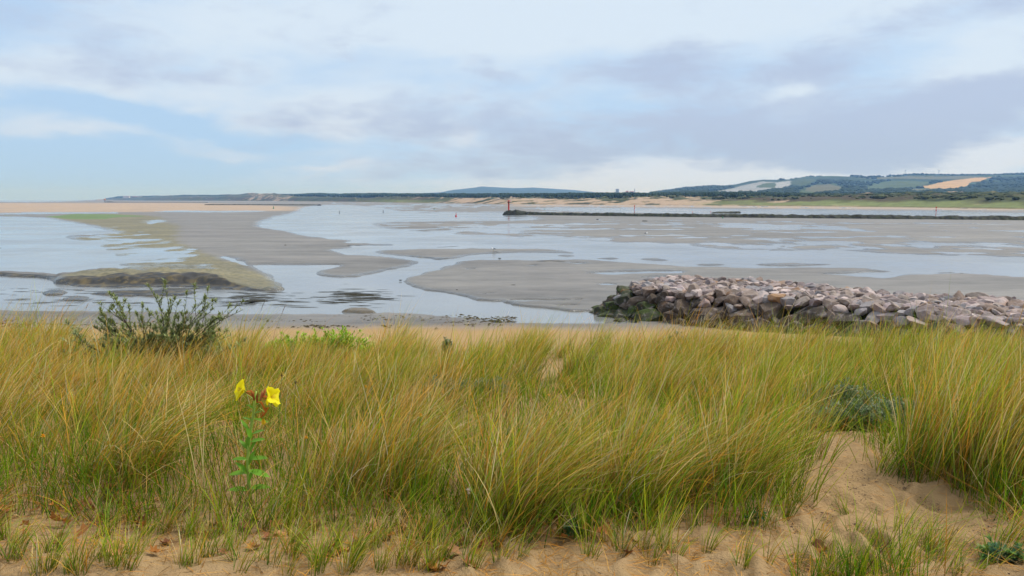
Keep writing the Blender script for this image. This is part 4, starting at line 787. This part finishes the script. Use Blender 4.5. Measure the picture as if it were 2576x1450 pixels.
# ---- the tussocks that stand out from it
for x, y, n, rad, L, lean, straw, lb in [(1290, 1285, 900, .30, .86, .82, .62, 'biggest leaning grass tussock in the centre, orange and green'), (1560, 1275, 520, .26, .86, .85, .66, 'straw coloured tussock just right of the big central one'), (1800, 1240, 480, .28, .85, .78, .5, 'yellow green tussock bordering the sandy path on its left'), (2400, 1190, 900, .34, 1.05, .42, .55, 'tall upright tussock bordering the sandy path on its right'), (2545, 1240, 420, .26, 1.0, .35, .5, 'tall golden tussock cut by the right edge of the picture'), (300, 1190, 480, .3, .86, 1.0, .66, 'wind flattened tussock in front of the bush'), (960, 1215, 520, .3, .84, .8, .7, 'orange straw tussock left of the big central one'), (1310, 905, 420, .42, .95, .62, .5, 'tall green tussock on the skyline left of the sand gap'), (70, 1010, 420, .4, .92, .95, .8, 'orange tussock blown flat at the left edge')]:
    c = on_dune(x, y); pt = tussock_blades((c.x, c.y), n, rad, L, lean, .42, .08, straw, .0060 if c.y < 8 else .0085, 6, (.06, .15), tr)
    o = blade_obj('grass_tussock', [pt], M_grass, None, c); tag(o, lb, 'grass tussock', 'standout marram tussocks')
# ---- long pale stalks arching over the sward
for x, y, L, ph, t0, t1, w_, lb in [(505, 1270, .85, 2.75, .15, .45, .006, 'pale straw stalk leaning left of the flower'), (520, 1275, .80, 2.3, .12, .3, .006, 'second pale straw stalk of the fan left of the flower'), (512, 1280, .95, 1.6, .05, .75, .006, 'tall pale stalk of the fan, bending right at its tip'), (430, 1235, 1.1, .05, 1.05, 1.5, .005, 'long pale stalk lying rightwards behind the flower'), (560, 1225, 1.2, .1, 1.15, 1.35, .005, 'long straw stalk crossing low in front of the flower'), (1350, 1300, 1.0, .15, .75, 1.75, .005, 'arching yellow stalk over the central tussock'), (1290, 1440, .62, .35, .7, 1.25, .006, 'yellow stalk lying on the foreground sand'), (2180, 1400, .85, .02, 1.1, 1.75, .007, 'green blade arching over the lower right sand')]:
    c = on_dune(x, y); col = np.array([[.58, .47, .22]]) if 'green' not in lb else np.array([[.22, .27, .05]])
    o = blade_obj('grass_stalk', [blades(np.array([c[:]]), np.array([L]), np.array([w_]), np.array([ph]), np.array([t0]), np.array([t1]), col, col * 1.05, 10, tr)], M_grass, None, c); tag(o, lb, 'grass stalk', 'single long stalks')
# ---- young green tufts standing singly in the open sand
SPR = [(25, 1400), (95, 1440), (140, 1385), (265, 1345), (330, 1400), (280, 1425), (430, 1340), (455, 1420), (505, 1385), (545, 1345), (600, 1440), (680, 1430), (735, 1405), (740, 1365), (815, 1425), (885, 1430), (900, 1385), (955, 1430), (1000, 1425), (1075, 1425), (1180, 1440), (1010, 1410), (1255, 1420), (1310, 1405), (1085, 1440), (1700, 1410), (1570, 1390), (1615, 1385), (1865, 1425), (1930, 1410), (1980, 1300), (2130, 1300), (2300, 1330), (2420, 1310), (2170, 1360), (2240, 1400), (2300, 1430), (2380, 1415), (2430, 1440), (2080, 1440), (2010, 1425), (2330, 1380), (2480, 1430), (2140, 1420), (2270, 1370), (2550, 1360), (1780, 1385), (1490, 1400), (210, 1445), (2200, 1435), (2360, 1445), (2260, 1445)]
SPR += [(tr.uniform(0, 1250), tr.uniform(1335, 1446)) for _ in range(62)] + [(tr.uniform(1300, 2560), tr.uniform(1360, 1446)) for _ in range(14)]
for i, (x, y) in enumerate(SPR):
    c = on_dune(x, y); n = int(tr.integers(12, 30) * (1.5 if x > 2150 and y > 1350 else 1)); L = tr.uniform(.18, .36); straw = .08 if tr.random() < .75 else .5
    pt = tussock_blades((c.x, c.y), n, .03 if x < 2150 else .07, L, .55, .8, tr.normal(.3, .8), straw, .0042, 5, (.05, .35), tr)
    side = 'at the bottom left' if x < 700 else 'left of centre at the bottom' if x < 1150 else 'in the bottom centre' if x < 1750 else 'at the start of the sandy path' if x < 2100 else 'right of the sandy path'
    ht = 'small' if L < .24 else 'tall' if L > .3 else 'middling'; dn = 'sparse' if n < 17 else 'thick' if n > 25 else 'loose'
    o = blade_obj('grass_tuft', [pt], M_grass, None, c); tag(o, f"{ht} {dn} {'yellowing' if straw > .3 else 'green'} tuft in sand {side}, {'nearest us' if y > 1415 else 'by the sward'}", 'grass tuft', 'single tufts in the sand')
# ---- dead leaves blown against the foot of the grass
LV = [(18, 1295, 1.5), (95, 1290, 1.2), (135, 1285, 1.0), (200, 1290, 1.1), (232, 1285, 1.0), (160, 1325, .9), (275, 1235, 1.1), (30, 1240, .9), (350, 1225, .9), (420, 1320, 1.2), (455, 1300, .8), (520, 1355, .8), (640, 1310, 1.1), (690, 1335, 1.0), (700, 1350, 1.1), (620, 1325, .9), (895, 1360, 1.1), (940, 1350, 1.0), (985, 1360, .9), (880, 1395, .9), (1030, 1380, .8), (1145, 1400, 1.2), (1085, 1440, 1.4), (1120, 1435, 1.3), (1185, 1435, 1.2), (1160, 1375, 1.0), (1330, 1290, .9), (1470, 1340, .8), (1480, 1270, 1.0), (1390, 1320, 1.0), (1340, 1350, .8), (1530, 1355, 1.0), (1595, 1370, 1.0), (1575, 1395, .7), (1740, 1265, .9), (1905, 1300, .7), (2060, 1380, 1.2), (2075, 1395, .9), (2205, 1070, 1.0), (600, 1270, .7), (310, 1270, .9), (70, 1330, .7), (1230, 1380, .8), (560, 1400, .6), (800, 1330, .8), (770, 1390, .6), (1420, 1360, .8), (1650, 1340, .7), (380, 1290, .8), (250, 1310, .8)]
LC = [((.30, .125, .04), 'rust brown'), ((.22, .095, .045), 'dark brown'), ((.42, .22, .10), 'tan'), ((.36, .15, .035), 'orange brown')]
def dead_leaf(r, s):
    mb = MB(); n = 7; out_ = []
    for i in range(n * 2):
        a = 2 * math.pi * i / (n * 2); rad = (1.0 if i % 2 == 0 else .66) * (1 + .3 * math.cos(a)) * r.uniform(.85, 1.1); out_.append((rad * math.cos(a) * .62, rad * math.sin(a) * .45))
    cu, cv_ = r.uniform(.5, 1.3), r.uniform(-.5, .9); ctr = [(x * .5, y * .5) for x, y in out_]; al = [(0, 0)] + ctr + out_
    vs = [(x * s, y * s, s * (cu * y * y * 1.6 + cv_ * x * x * .8 + .06 * r.uniform(-1, 1))) for x, y in al]; k = n * 2
    fs = [(0, 1 + i, 1 + (i + 1) % k) for i in range(k)] + [(1 + i, 1 + k + i, 1 + k + (i + 1) % k, 1 + (i + 1) % k) for i in range(k)]
    return mb.add(vs, fs)
lr = random.Random(9)
LV += [(lr.uniform(0, 1700), lr.uniform(1280, 1405), lr.uniform(.7, 1.2)) for _ in range(60)]
for i, (x, y, s) in enumerate(LV):
    c = on_dune(x, y); col, cn = LC[lr.randrange(4)]; f_ = lr.uniform(.8, 1.25); col = tuple(k * f_ for k in col); mb = dead_leaf(lr, .068 * s); mb.c = [col] * len(mb.v)
    b0 = len(mb.v); mb.tube([(-.03 * s, 0, .004), (-.065 * s, .006, .012)], [.0018, .001], 5, col)
    o = mb.build('fallen_leaf', M_dry, None, True, True); o.location = c + Vector((0, 0, .012 + .02 * lr.random())); o.rotation_euler = (lr.uniform(-.9, .9), lr.uniform(-.8, .8), lr.uniform(0, 6.3))
    pl = 'under the grass at the left edge' if x < 250 else 'at the grass foot, left quarter' if x < 560 else 'below the yellow flower' if x < 820 else 'at the grass foot left of centre' if x < 1250 else 'below the central tussock' if x < 1650 else 'on the sand by the path'
    tag(o, f"{'large' if s > 1.1 else 'small' if s < .85 else 'curled'} {cn} dead leaf {pl}, {'in the open' if y > 1340 else 'half hidden'}", 'leaf', 'dead leaves blown into the grass')
# ---- litter: straw bits on the sand, dark specks on the path, weed along the tide line
n = 11000; lx = tr.uniform(-.68, .68, n); ly = 3.1 + 2.6 * tr.random(n) ** 1.5; lx = lx * (ly + .3); P = np.stack([lx, ly, zdune(lx, ly) + .006], -1)
k = (tr.random(n) < .30 + .70 * np.exp(-((ly - 3.7 + .25 * fbm(lx * 1.4, lx * 0 + .7, 153, 3)) / .26) ** 2)); P = P[k]; n = len(P)
c = PALS[tr.choice([0, 1, 1, 3, 4, 4], n)] * tr.uniform(.3, 1., (n, 1)); o = blade_obj('straw_litter', [blades(P, tr.uniform(.03, .2, n) * np.where(tr.random(n) < .06, 2.2, 1), np.full(n, .0042), tr.uniform(-3.1, 3.1, n), tr.uniform(1.3, 1.5, n), tr.uniform(1.5, 1.75, n), c, c, 3, tr)], M_grass); tag(o, 'broken bits of dead grass strewn over the sand', 'litter', kind='stuff')
def flakes(name, X_, Y_, Z_, size, col, label, hgt=.3, sx=1., sy=1.):
    n = len(X_); a = tr.uniform(0, 6.28, n); k = 6; an = np.linspace(0, 2 * math.pi, k, endpoint=False)[None] + a[:, None]; rr_ = size[:, None] * tr.uniform(.5, 1.2, (n, k)); el_ = tr.uniform(.35, 1, n)[:, None]
    ring = np.stack([X_[:, None] + rr_ * np.cos(an) * sx, Y_[:, None] + rr_ * np.sin(an) * el_ * sy, np.repeat(Z_[:, None], k, 1)], -1); top = np.stack([X_, Y_, Z_ + size * hgt], -1)[:, None]
    v = np.concatenate([top, ring], 1).reshape(-1, 3); b = (np.arange(n) * (k + 1))[:, None, None]; t = np.array([[0, 1 + i, 1 + (i + 1) % k] for i in range(k)])[None]
    me = mesh_np(name, v, tris=(b + t).reshape(-1, 3)); attr_col(me, 'Col', np.repeat(col[:, None], k + 1, 1).reshape(-1, 3)); return tag(link(name, me, M_litter), label, 'litter', kind='stuff')
M_litter = colmat('litter', .9, .1)
n = 6500; qx = tr.uniform(1980, 2540, n); qy = tr.uniform(1110, 1445, n); k = inpoly(qx, qy, PATH) & (fbm(qx / 60, qy / 40, 151, 3) > -.22); pts = on_dune_v(qx[k], qy[k]); flakes('path_litter', pts[:, 0], pts[:, 1], pts[:, 2] + .004, tr.uniform(.002, .008, len(pts)) , np.array([[.10, .065, .045]]) * tr.uniform(.4, 1.4, (len(pts), 1)), 'dark bits of bark and root scattered along the sandy path')
n = 3600; wxp = tr.uniform(-20, 1300, n); wyp = np.clip(tr.normal(814, 7, n), 790, 838) - 6 * (wxp > 900); pts = np.array([at_z(a, b_, .07)[:] for a, b_ in zip(wxp, wyp)]); k = fbm(pts[:, 0] * .5, pts[:, 1] * 1.5, 152, 3) > -.02; pts = pts[k]; n = len(pts)
flakes('seaweed_litter', pts[:, 0], pts[:, 1], np.maximum(zdune(pts[:, 0], pts[:, 1]) * (1 - sstep(pts[:, 1], 31.5, 36.5)), 0) + .09, np.abs(tr.normal(.03, .05, n)) + .022, np.array([[.075, .06, .03]]) * tr.uniform(.4, 1.3, (n, 1)), 'strewn seaweed and wrack along the tide line', .35)
# streaks of black weed in the shallow water
n = 380; wxp = np.concatenate([tr.normal(890, 45, 150), tr.normal(640, 60, 130), tr.uniform(0, 700, 100)]); wyp = np.concatenate([tr.normal(748, 9, 150), tr.normal(752, 10, 130), tr.uniform(724, 770, 100)]); pts = np.array([at_z(a, b_, .012)[:] for a, b_ in zip(wxp, wyp)])
flakes('floating_weed', pts[:, 0], pts[:, 1], pts[:, 2], np.abs(tr.normal(.05, .07, n)) + .03, np.array([[.03, .028, .018]]) * tr.uniform(.5, 1.6, (n, 1)), 'streaks of dark weed floating in the shallow water', .08, 5., .8)
# ---- leafy shrubs
def shrub(name, base, stems, leafL, leafW, cols, label, cat, mstem, rr_, nleaf=16, tipn=9, lw=.004, branch=5, bl=.35, leaf_from=.35, group=None):
    """stems: list of (tip offset, thickness). Branching woody stems with clustered narrow leaves."""
    t = empty(name, base, label, cat, group); sm = MB(); lf = MB()
    def grow(p0, p1, r0, depth):
        n_ = 6; pts = []; sag = Vector((rr_.uniform(-.08, .08), rr_.uniform(-.08, .08), 0)) * (p1 - p0).length
        for i in range(n_ + 1):
            u_ = i / n_; pts.append(p0.lerp(p1, u_) + sag * math.sin(math.pi * u_) + Vector((rr_.uniform(-1, 1), rr_.uniform(-1, 1), rr_.uniform(-1, 1))) * .012 * (i > 0) * (p1 - p0).length)
        sm.tube(pts, [r0 * (1 - .75 * i / n_) for i in range(n_ + 1)], 5, None, False); d = (p1 - p0).normalized()
        if depth > 0:
            for k in range(branch):
                u_ = rr_.uniform(.25, .92); q = pts[min(n_, int(u_ * n_))]; dd = (d + Vector((rr_.uniform(-1, 1), rr_.uniform(-1, 1), rr_.uniform(-.15, .9))) * .85).normalized()
                grow(q, q + dd * (p1 - p0).length * bl * rr_.uniform(.5, 1.1), r0 * .45, depth - 1)
        m_ = nleaf if depth == 0 else nleaf // 2
        for k in range(m_ + tipn):
            u_ = rr_.uniform(leaf_from, 1) if k < m_ else rr_.uniform(.88, 1.0); i = min(n_ - 1, int(u_ * n_)); q = pts[i].lerp(pts[i + 1], u_ * n_ - i)
            dd = (d * rr_.uniform(.25, 1.0) + Vector((rr_.uniform(-1, 1), rr_.uniform(-1, 1), rr_.uniform(-.5, .9)))).normalized(); c_ = cols[rr_.randrange(len(cols))]; f_ = rr_.uniform(.7, 1.3)
            lf.leaf(q, dd, (0, 0, 1), leafL * rr_.uniform(.6, 1.2), leafW, tuple(x_ * f_ for x_ in c_), rr_.uniform(-.1, .3), .1, 2)
    for tip, th, dp in stems: grow(Vector((rr_.uniform(-.05, .05), rr_.uniform(-.05, .05), -.05)), Vector(tip), th, dp)
    sm.build('stems', mstem, t, True); lf.build('foliage', M_leaf, t, False, True); return t
M_twig = paint('dark_twig', (.055, .035, .030, 1), .2, 20, .85); M_gstem = paint('green_stem', (.13, .20, .05, 1), .15, 12, .6)
CB = on_dune(395, 935); kx = CB.y / F
def off(x, y, dy=0): return ((x - 395) * kx * 1.06, dy, (935 - y) * kx)
rs = random.Random(4)
STM = [(off(297, 745, .1), .012, 1), (off(318, 775, -.2), .010, 1), (off(385, 748, .3), .012, 1), (off(368, 790, -.1), .010, 1), (off(438, 750, .0), .012, 1), (off(425, 800, .35), .010, 1), (off(505, 752, .2), .012, 1), (off(530, 760, -.2), .011, 1), (off(480, 800, -.1), .010, 1), (off(600, 778, .1), .013, 1), (off(545, 810, .3), .010, 1), (off(255, 800, .2), .012, 1), (off(205, 850, -.1), .011, 1), (off(240, 860, .3), .010, 1), (off(190, 885, .1), .009, 1), (off(585, 865, -.2), .010, 1), (off(560, 900, .1), .009, 1), (off(455, 850, -.35), .010, 1), (off(340, 840, -.4), .010, 1), (off(395, 830, -.3), .010, 1), (off(290, 830, .4), .010, 1), (off(510, 840, .4), .010, 1)]
CSB = [(.20, .25, .07), (.28, .33, .11), (.14, .18, .06), (.34, .39, .17), (.24, .28, .12)]
shrub('sea_buckthorn', CB, STM + [(off(rs.uniform(200, 590), rs.uniform(790, 900), rs.uniform(-.4, .5)), .009, 1) for _ in range(16)], .075, .017, CSB, 'thorny grey green bush standing in the grass at left', 'bush', M_twig, rs, 46, 22, branch=7, bl=.42, leaf_from=.12)
# low bright green plants at the edge of the beach
CLG = [(.26, .46, .02), (.36, .56, .03), (.20, .36, .02), (.44, .58, .06)]
def lowbush(x, yb, wpx, hpx, leafL, leafW, cols, label, cat, name, ns, rr_, nl=10, deep=.5, depth=1, mst=None, Yd=None, br=4):
    c = on_dune(x, yb); k = c.y / F; st_ = []
    for i in range(ns):
        a = rr_.uniform(0, 6.28); r_ = rr_.random() ** .6; ex_ = r_ * math.cos(a) * wpx * k / 2; ey_ = r_ * math.sin(a) * wpx * k / 2 * deep
        st_.append(((ex_, ey_, hpx * k * (1.05 - .62 * r_ * r_) * rr_.uniform(.75, 1.1)), .004, depth))
    return shrub(name, c, st_, leafL, leafW, cols, label, cat, mst or M_gstem, rr_, nl, 6, branch=br, bl=.4, leaf_from=.15, group='low leafy plants on the dune')
rs2 = random.Random(11)
lowbush(845, 905, 210, 70, .07, .022, CLG, 'bright lime green leafy plant between beach and grass', 'plant', 'leafy_plant', 60, rs2, 18); lowbush(690, 900, 120, 42, .07, .022, CLG, 'lowest lime green plant, closest to the grey green bush', 'plant', 'leafy_plant', 30, rs2, 12); lowbush(750, 905, 170, 56, .07, .022, CLG, 'middle lime green plant of the row beside the bush', 'plant', 'leafy_plant', 44, rs2, 16)
CSV = [(.20, .27, .19), (.26, .33, .25), (.15, .21, .14)]; CCW = [(.13, .19, .08), (.19, .25, .12), (.10, .15, .06), (.26, .31, .18)]
for x, yb, w_, h_, lb in [(30, 880, 120, 52, 'silvery leafed plant at the left edge of the grass'), (170, 880, 150, 55, 'silvery leafed plant between bush and left edge'), (1128, 890, 40, 30, 'small silvery plant in the far grass, centre'), (1705, 885, 60, 40, 'silvery plant in front of the rocks, middle'), (1640, 890, 45, 30, 'little silvery plant in front of the rocks, left one')]: lowbush(x, yb, w_, h_, .09, .05, CSV, lb, 'plant', 'silvery_plant', 18, rs2, 8)
for x, yb, w_, h_, ns_, lb in [(2160, 1080, 300, 62, 95, 'dark creeping willow sprawling across the top of the path'), (2110, 1030, 220, 58, 60, 'creeping willow behind the top of the path, farther one'), (2280, 1070, 210, 60, 60, 'creeping willow reaching under the tall right tussock'), (1490, 945, 150, 55, 30, 'grey green creeping willow right of the sand gap'), (1600, 960, 130, 50, 24, 'creeping willow in the grass, second right of the sand gap'), (1100, 1010, 210, 50, 34, 'creeping willow in the grass left of the central tussock'), (1230, 1000, 130, 45, 22, 'creeping willow touching the central tussock'), (1330, 960, 90, 40, 18, 'creeping willow just left of the sand gap')]:
    lowbush(x, yb, w_, h_, .035, .011, CCW, lb, 'shrub', 'creeping_willow', ns_, rs2, 13, .6, 1, M_twig)
# sea holly like clump at the lower right, and the dark rosette under the grass
def rosette(x, y, s, nl, cols, label, name, spiky, up=.5):
    c = on_dune(x, y); t = empty(name, c, label, 'plant', 'low leafy plants on the dune'); r_ = random.Random(int(x)); 
    hub = MB().lathe([(.012 * s * 8, -.02), (.014 * s * 8, .03 * s * 4), (.004, .06 * s * 4)], (0, 0, 0), 8); hub.build('stem', M_gstem, t, True)
    lf = MB()
    for k in range(nl):
        a = r_.uniform(0, 6.283); e = r_.uniform(-.1, up + .5); d = Vector((math.cos(a) * math.cos(e), math.sin(a) * math.cos(e), math.sin(e))); L = s * r_.uniform(.5, 1.1); o = Vector((r_.uniform(-.5, .5) * s, r_.uniform(-.4, .4) * s, r_.uniform(.1, .7) * s)); cc_ = cols[r_.randrange(len(cols))]; f_ = r_.uniform(.75, 1.3); cc_ = tuple(v_ * f_ for v_ in cc_)
        lf.leaf(o, d, (0, 0, 1), L * .8, L * .38, cc_, r_.uniform(0, .4), .2, 4)
        if spiky:
            for q in range(5):
                aa = a + (q - 2) * .5; d2 = Vector((math.cos(aa) * math.cos(e), math.sin(aa) * math.cos(e), math.sin(e) + .15)).normalized(); lf.leaf(o + d * L * .3, d2, (0, 0, 1), L * .5, L * .13, cc_, .05, .2, 2)
    lf.build('foliage', M_leaf, t, False, True)
rosette(2505, 1412, .085, 46, [(.10, .22, .10), (.13, .26, .06), (.08, .17, .12), (.17, .30, .06)], 'spiky blue green clump in the sand at lower right', 'sea_holly', True, .7); rosette(2550, 1412, .075, 34, [(.10, .22, .10), (.14, .28, .06), (.17, .30, .06)], 'greener spiky clump beside the blue green one, lower right', 'sea_holly', True, .7)
rosette(1440, 1345, .085, 26, [(.05, .12, .045), (.07, .15, .06)], 'dark green rosette under the grass, bottom centre right', 'rosette_plant', False, .4); rosette(1905, 1315, .07, 24, [(.05, .12, .035), (.08, .16, .05)], 'small green rosette at the left border of the path', 'rosette_plant', False, .5); rosette(275, 1255, .06, 14, [(.06, .15, .04), (.09, .19, .05)], 'little green rosette among dead leaves, lower left', 'rosette_plant', False, .6)
# ---- the evening primrose
FB = on_dune(640, 1262); FB.y -= .0; kf = FB.y / F; t = empty('evening_primrose', FB, 'evening primrose with two open yellow flowers rising from the grass', 'flower')
def fo(x, y, d=0): return Vector(((x - 640) * kf, d, (1262 - y) * kf * 1.02))
M_stem = paint('primrose_stem', (.30, .42, .07, 1), .12, 15, .55); pr_ = random.Random(8)
MB().tube([fo(630, 1268), fo(627, 1200), fo(626, 1160), fo(631, 1110), fo(638, 1070), fo(645, 1040), fo(650, 1000), fo(655, 975)], [.011, .010, .009, .0085, .008, .008, .007, .005], 8).build('stem', M_stem, t, True)
YEL = [(.90, .80, .015), (.95, .86, .03)]
def flower(c, ax, s, name='flower', wilt=False):
    ax = Vector(ax).normalized(); a = ax.orthogonal().normalized(); b_ = ax.cross(a); root = MB(); m_ = MB()
    hub = MB(); base = Vector(c) - ax * s * .75; hub.tube([base, Vector(c) - ax * s * .3, Vector(c)], [.003, .004, .009], 7, (.45, .45, .05)); h = hub.build(name, M_petal, t, True, True)
    for k in range(4):
        an = k * math.pi / 2 + .4; rd = a * math.cos(an) + b_ * math.sin(an); sdv = ax.cross(rd); vs = []; fs = []; n_ = 6; mcol = 7
        for i in range(n_ + 1):
            u_ = i / n_; wdt = s * .92 * (math.sin(min(1.0, u_ * .82 + .06) * math.pi * .62)) * (.35 if wilt else 1); op = .22 + .42 * u_ + (.12 * math.sin(k * 2.3)) if not wilt else .12
            cen = Vector(c) + (rd * math.sin(op * 1.5) + ax * math.cos(op * 1.5) * .75) * s * u_
            for j in range(mcol):
                v_ = j / (mcol - 1) * 2 - 1; notch = -.22 * s * ((1 - abs(v_)) ** 1.5) * (u_ ** 5) - .22 * s * (abs(v_) ** 3) * (u_ ** 3); vs.append(cen + sdv * wdt * v_ * .85 + rd * notch - ax * (abs(v_) ** 2) * s * .10 + ax * math.sin(v_ * 5 + k) * .05 * s * u_ + ax * pr_.uniform(-.03, .03) * s)
        for i in range(n_):
            for j in range(mcol - 1): q = i * mcol + j; fs.append((q, q + 1, q + mcol + 1, q + mcol))
        col = pr_.choice(YEL) if not wilt else (.80, .55, .03); MB().add(vs, fs, col).build('petal', M_petal, h, True, True)
    for k in range(4):
        an = k * math.pi / 2; d = (a * math.cos(an) + b_ * math.sin(an)) * .6 - ax; MB().leaf(Vector(c) - ax * .008, d, ax, s * .75, s * .16, (.55, .20, .05), .25, .1, 3).build('sepal', M_petal, h, False, True)
    if not wilt:
        st_ = MB()
        for k in range(8): an = k * .785; d = (ax + (a * math.cos(an) + b_ * math.sin(an)) * .35).normalized(); st_.tube([Vector(c), Vector(c) + d * s * .5], [.0012, .002], 4, (.85, .72, .1))
        st_.build('stamen', M_petal, h, False, True)
    return h
flower(fo(627, 970, -.03), (-.8, -.45, .42), .066); flower(fo(694, 986, -.03), (.92, -.35, .2), .068); flower(fo(675, 1040, -.04), (.3, -.3, -.9), .045, 'wilted_flower', True)
MB().tube([fo(652, 1000), fo(640, 990), fo(630, 982)], [.003] * 3, 6).build('flower_stalk', M_stem, t, True); MB().tube([fo(652, 1005), fo(672, 1000), fo(688, 993)], [.003] * 3, 6).build('flower_stalk', M_stem, t, True); MB().tube([fo(648, 1035), fo(662, 1018), fo(674, 1028)], [.003] * 3, 6).build('flower_stalk', M_stem, t, True)
for x, y, dx, ln, c in [(652, 985, -.05, .05, (.42, .13, .04)), (659, 990, .05, .055, (.35, .10, .04)), (668, 984, .25, .06, (.62, .26, .14)), (673, 978, .40, .06, (.58, .2, .09)), (648, 975, -.12, .045, (.55, .22, .06)), (662, 975, .1, .04, (.40, .36, .06))]:
    p = fo(x, y + 12, -.02); d = Vector((dx, -.1, 1)).normalized(); MB().tube([p, p + d * ln * .3, p + d * ln * .75, p + d * ln], [.002, .006, .005, .0012], 7, c).build('bud', M_petal, t, True, True)
for (x0, y0, x1, y1) in [(690, 1020, 672, 1036), (672, 1005, 678, 1030)]: MB().tube([fo(x0 - 12, y0 - 5, -.03), fo(x0, y0 - 8, -.04), fo(x1 + 8, y1 - 8, -.05), fo(x1, y1, -.05)], [.003, .005, .006, .003], 6, (.62, .20, .03)).build('withered_flower', M_petal, t, True, True)
for x, y, dx, dz, L, w_ in [(648, 1045, 1, .02, .085, .02), (644, 1050, -.6, .55, .06, .018), (640, 1085, .75, .45, .085, .026), (636, 1105, .8, .35, .09, .03), (632, 1075, -.4, .8, .07, .02), (630, 1125, -.55, .8, .07, .024), (632, 1150, .85, .2, .10, .034), (628, 1150, -.95, .25, .08, .028), (630, 1180, 1, -.05, .12, .042), (627, 1185, -.95, .05, .10, .036), (638, 1095, -.1, 1, .07, .03), (634, 1130, .4, .85, .075, .026), (650, 1020, -.6, .5, .05, .014), (653, 1010, .6, .6, .05, .014), (651, 1030, .8, .4, .05, .014), (629, 1165, .3, .8, .09, .034), (655, 992, -.3, .9, .035, .01), (656, 992, .35, .9, .035, .01), (626, 1190, -.3, .7, .1, .035), (629, 1120, .1, .95, .075, .03), (630, 1225, .9, .15, .11, .038), (629, 1230, -.9, .2, .11, .036), (631, 1245, .5, .6, .1, .036), (628, 1215, .2, .8, .09, .034)]:
    f_ = pr_.uniform(.8, 1.2); MB().leaf(fo(x, y, -.005), (dx, pr_.uniform(-.6, -.05), dz), (0, -.5, 1), L * 1.05, w_ * 1.05, (.16 * f_, .35 * f_, .025 * f_), .18, .12, 6).build('leaf', M_leaf, t, True, True)
# ---- dried seed heads and small orange flowers among the blades
def seedhead(x, y, top, col, label, name, kind, lean=0.02):
    c = on_dune(x, y); k = c.y / F; h = (y - top) * k; t = empty(name, c, label, 'seed head' if kind != 'flower' else 'flower'); r_ = random.Random(int(x * 3 + y))
    MB().tube([(0, 0, -.02), (lean * h * .4, 0, h * .5), (lean * h, 0, h)], [.0028, .0024, .0018], 5).build('stem', M_twig if kind == 'spike' else M_gstem, t)
    mb = MB(); o = Vector((lean * h, 0, h))
    if kind == 'spike': mb.tube([o - Vector((lean * .25, 0, .22)), o - Vector((lean * .15, 0, .12)), o + Vector((lean * .1, 0, .04))], [.003, .008, .002], 6, col)
    else:
        for q in range(26):
            d = Vector((r_.gauss(0, 1), r_.gauss(0, 1), r_.gauss(.4, .8))).normalized(); mb.leaf(o, d, (0, 0, 1), (.02 if kind == 'puff' else .014), .006, tuple(v_ * r_.uniform(.7, 1.2) for v_ in col), 0, .1, 2)
    mb.build('head', M_dry, t, False, True)
for a in [(700, 1120, 938, (.09, .045, .025), 'dark dried flower head on a stalk right of the yellow flowers', 'dried_flower', 'head'), (735, 1130, 955, (.09, .045, .025), 'dark dried flower head, lower and farther from the yellow flowers', 'dried_flower', 'head'), (1172, 1330, 1228, (.55, .46, .33), 'fluffy pale seed head in front of the central tussock', 'seed_head', 'puff'), (190, 870, 762, (.24, .075, .05), 'reddish grass spike rising at upper left', 'grass_spike', 'spike'), (620, 900, 755, (.16, .12, .06), 'thin dark spike rising right of the bush', 'grass_spike', 'spike'), (675, 900, 765, (.20, .10, .06), 'reddish spike standing before the wet shore', 'grass_spike', 'spike'), (1370, 1120, 988, (.70, .36, .02), 'tiny orange flower left of the central tussock', 'small_flower', 'flower'), (1040, 1300, 1030, (.70, .36, .02), 'tiny orange flower in the left of centre grass', 'small_flower', 'flower'), (760, 1290, 1090, (.75, .34, .02), 'tiny orange flower right of the primrose stem', 'small_flower', 'flower'), (105, 1290, 1085, (.75, .38, .02), 'tiny orange flower near the left edge', 'small_flower', 'flower'), (910, 1140, 965, (.72, .38, .02), 'tiny orange flower above the middle of the grass', 'small_flower', 'flower')]:
    seedhead(*a, lean=.35 if a[-1] == 'spike' else .08)
print('BLADES', nt, 'rocks', len(rocks), len(vis), 'tussocks', keep.sum())
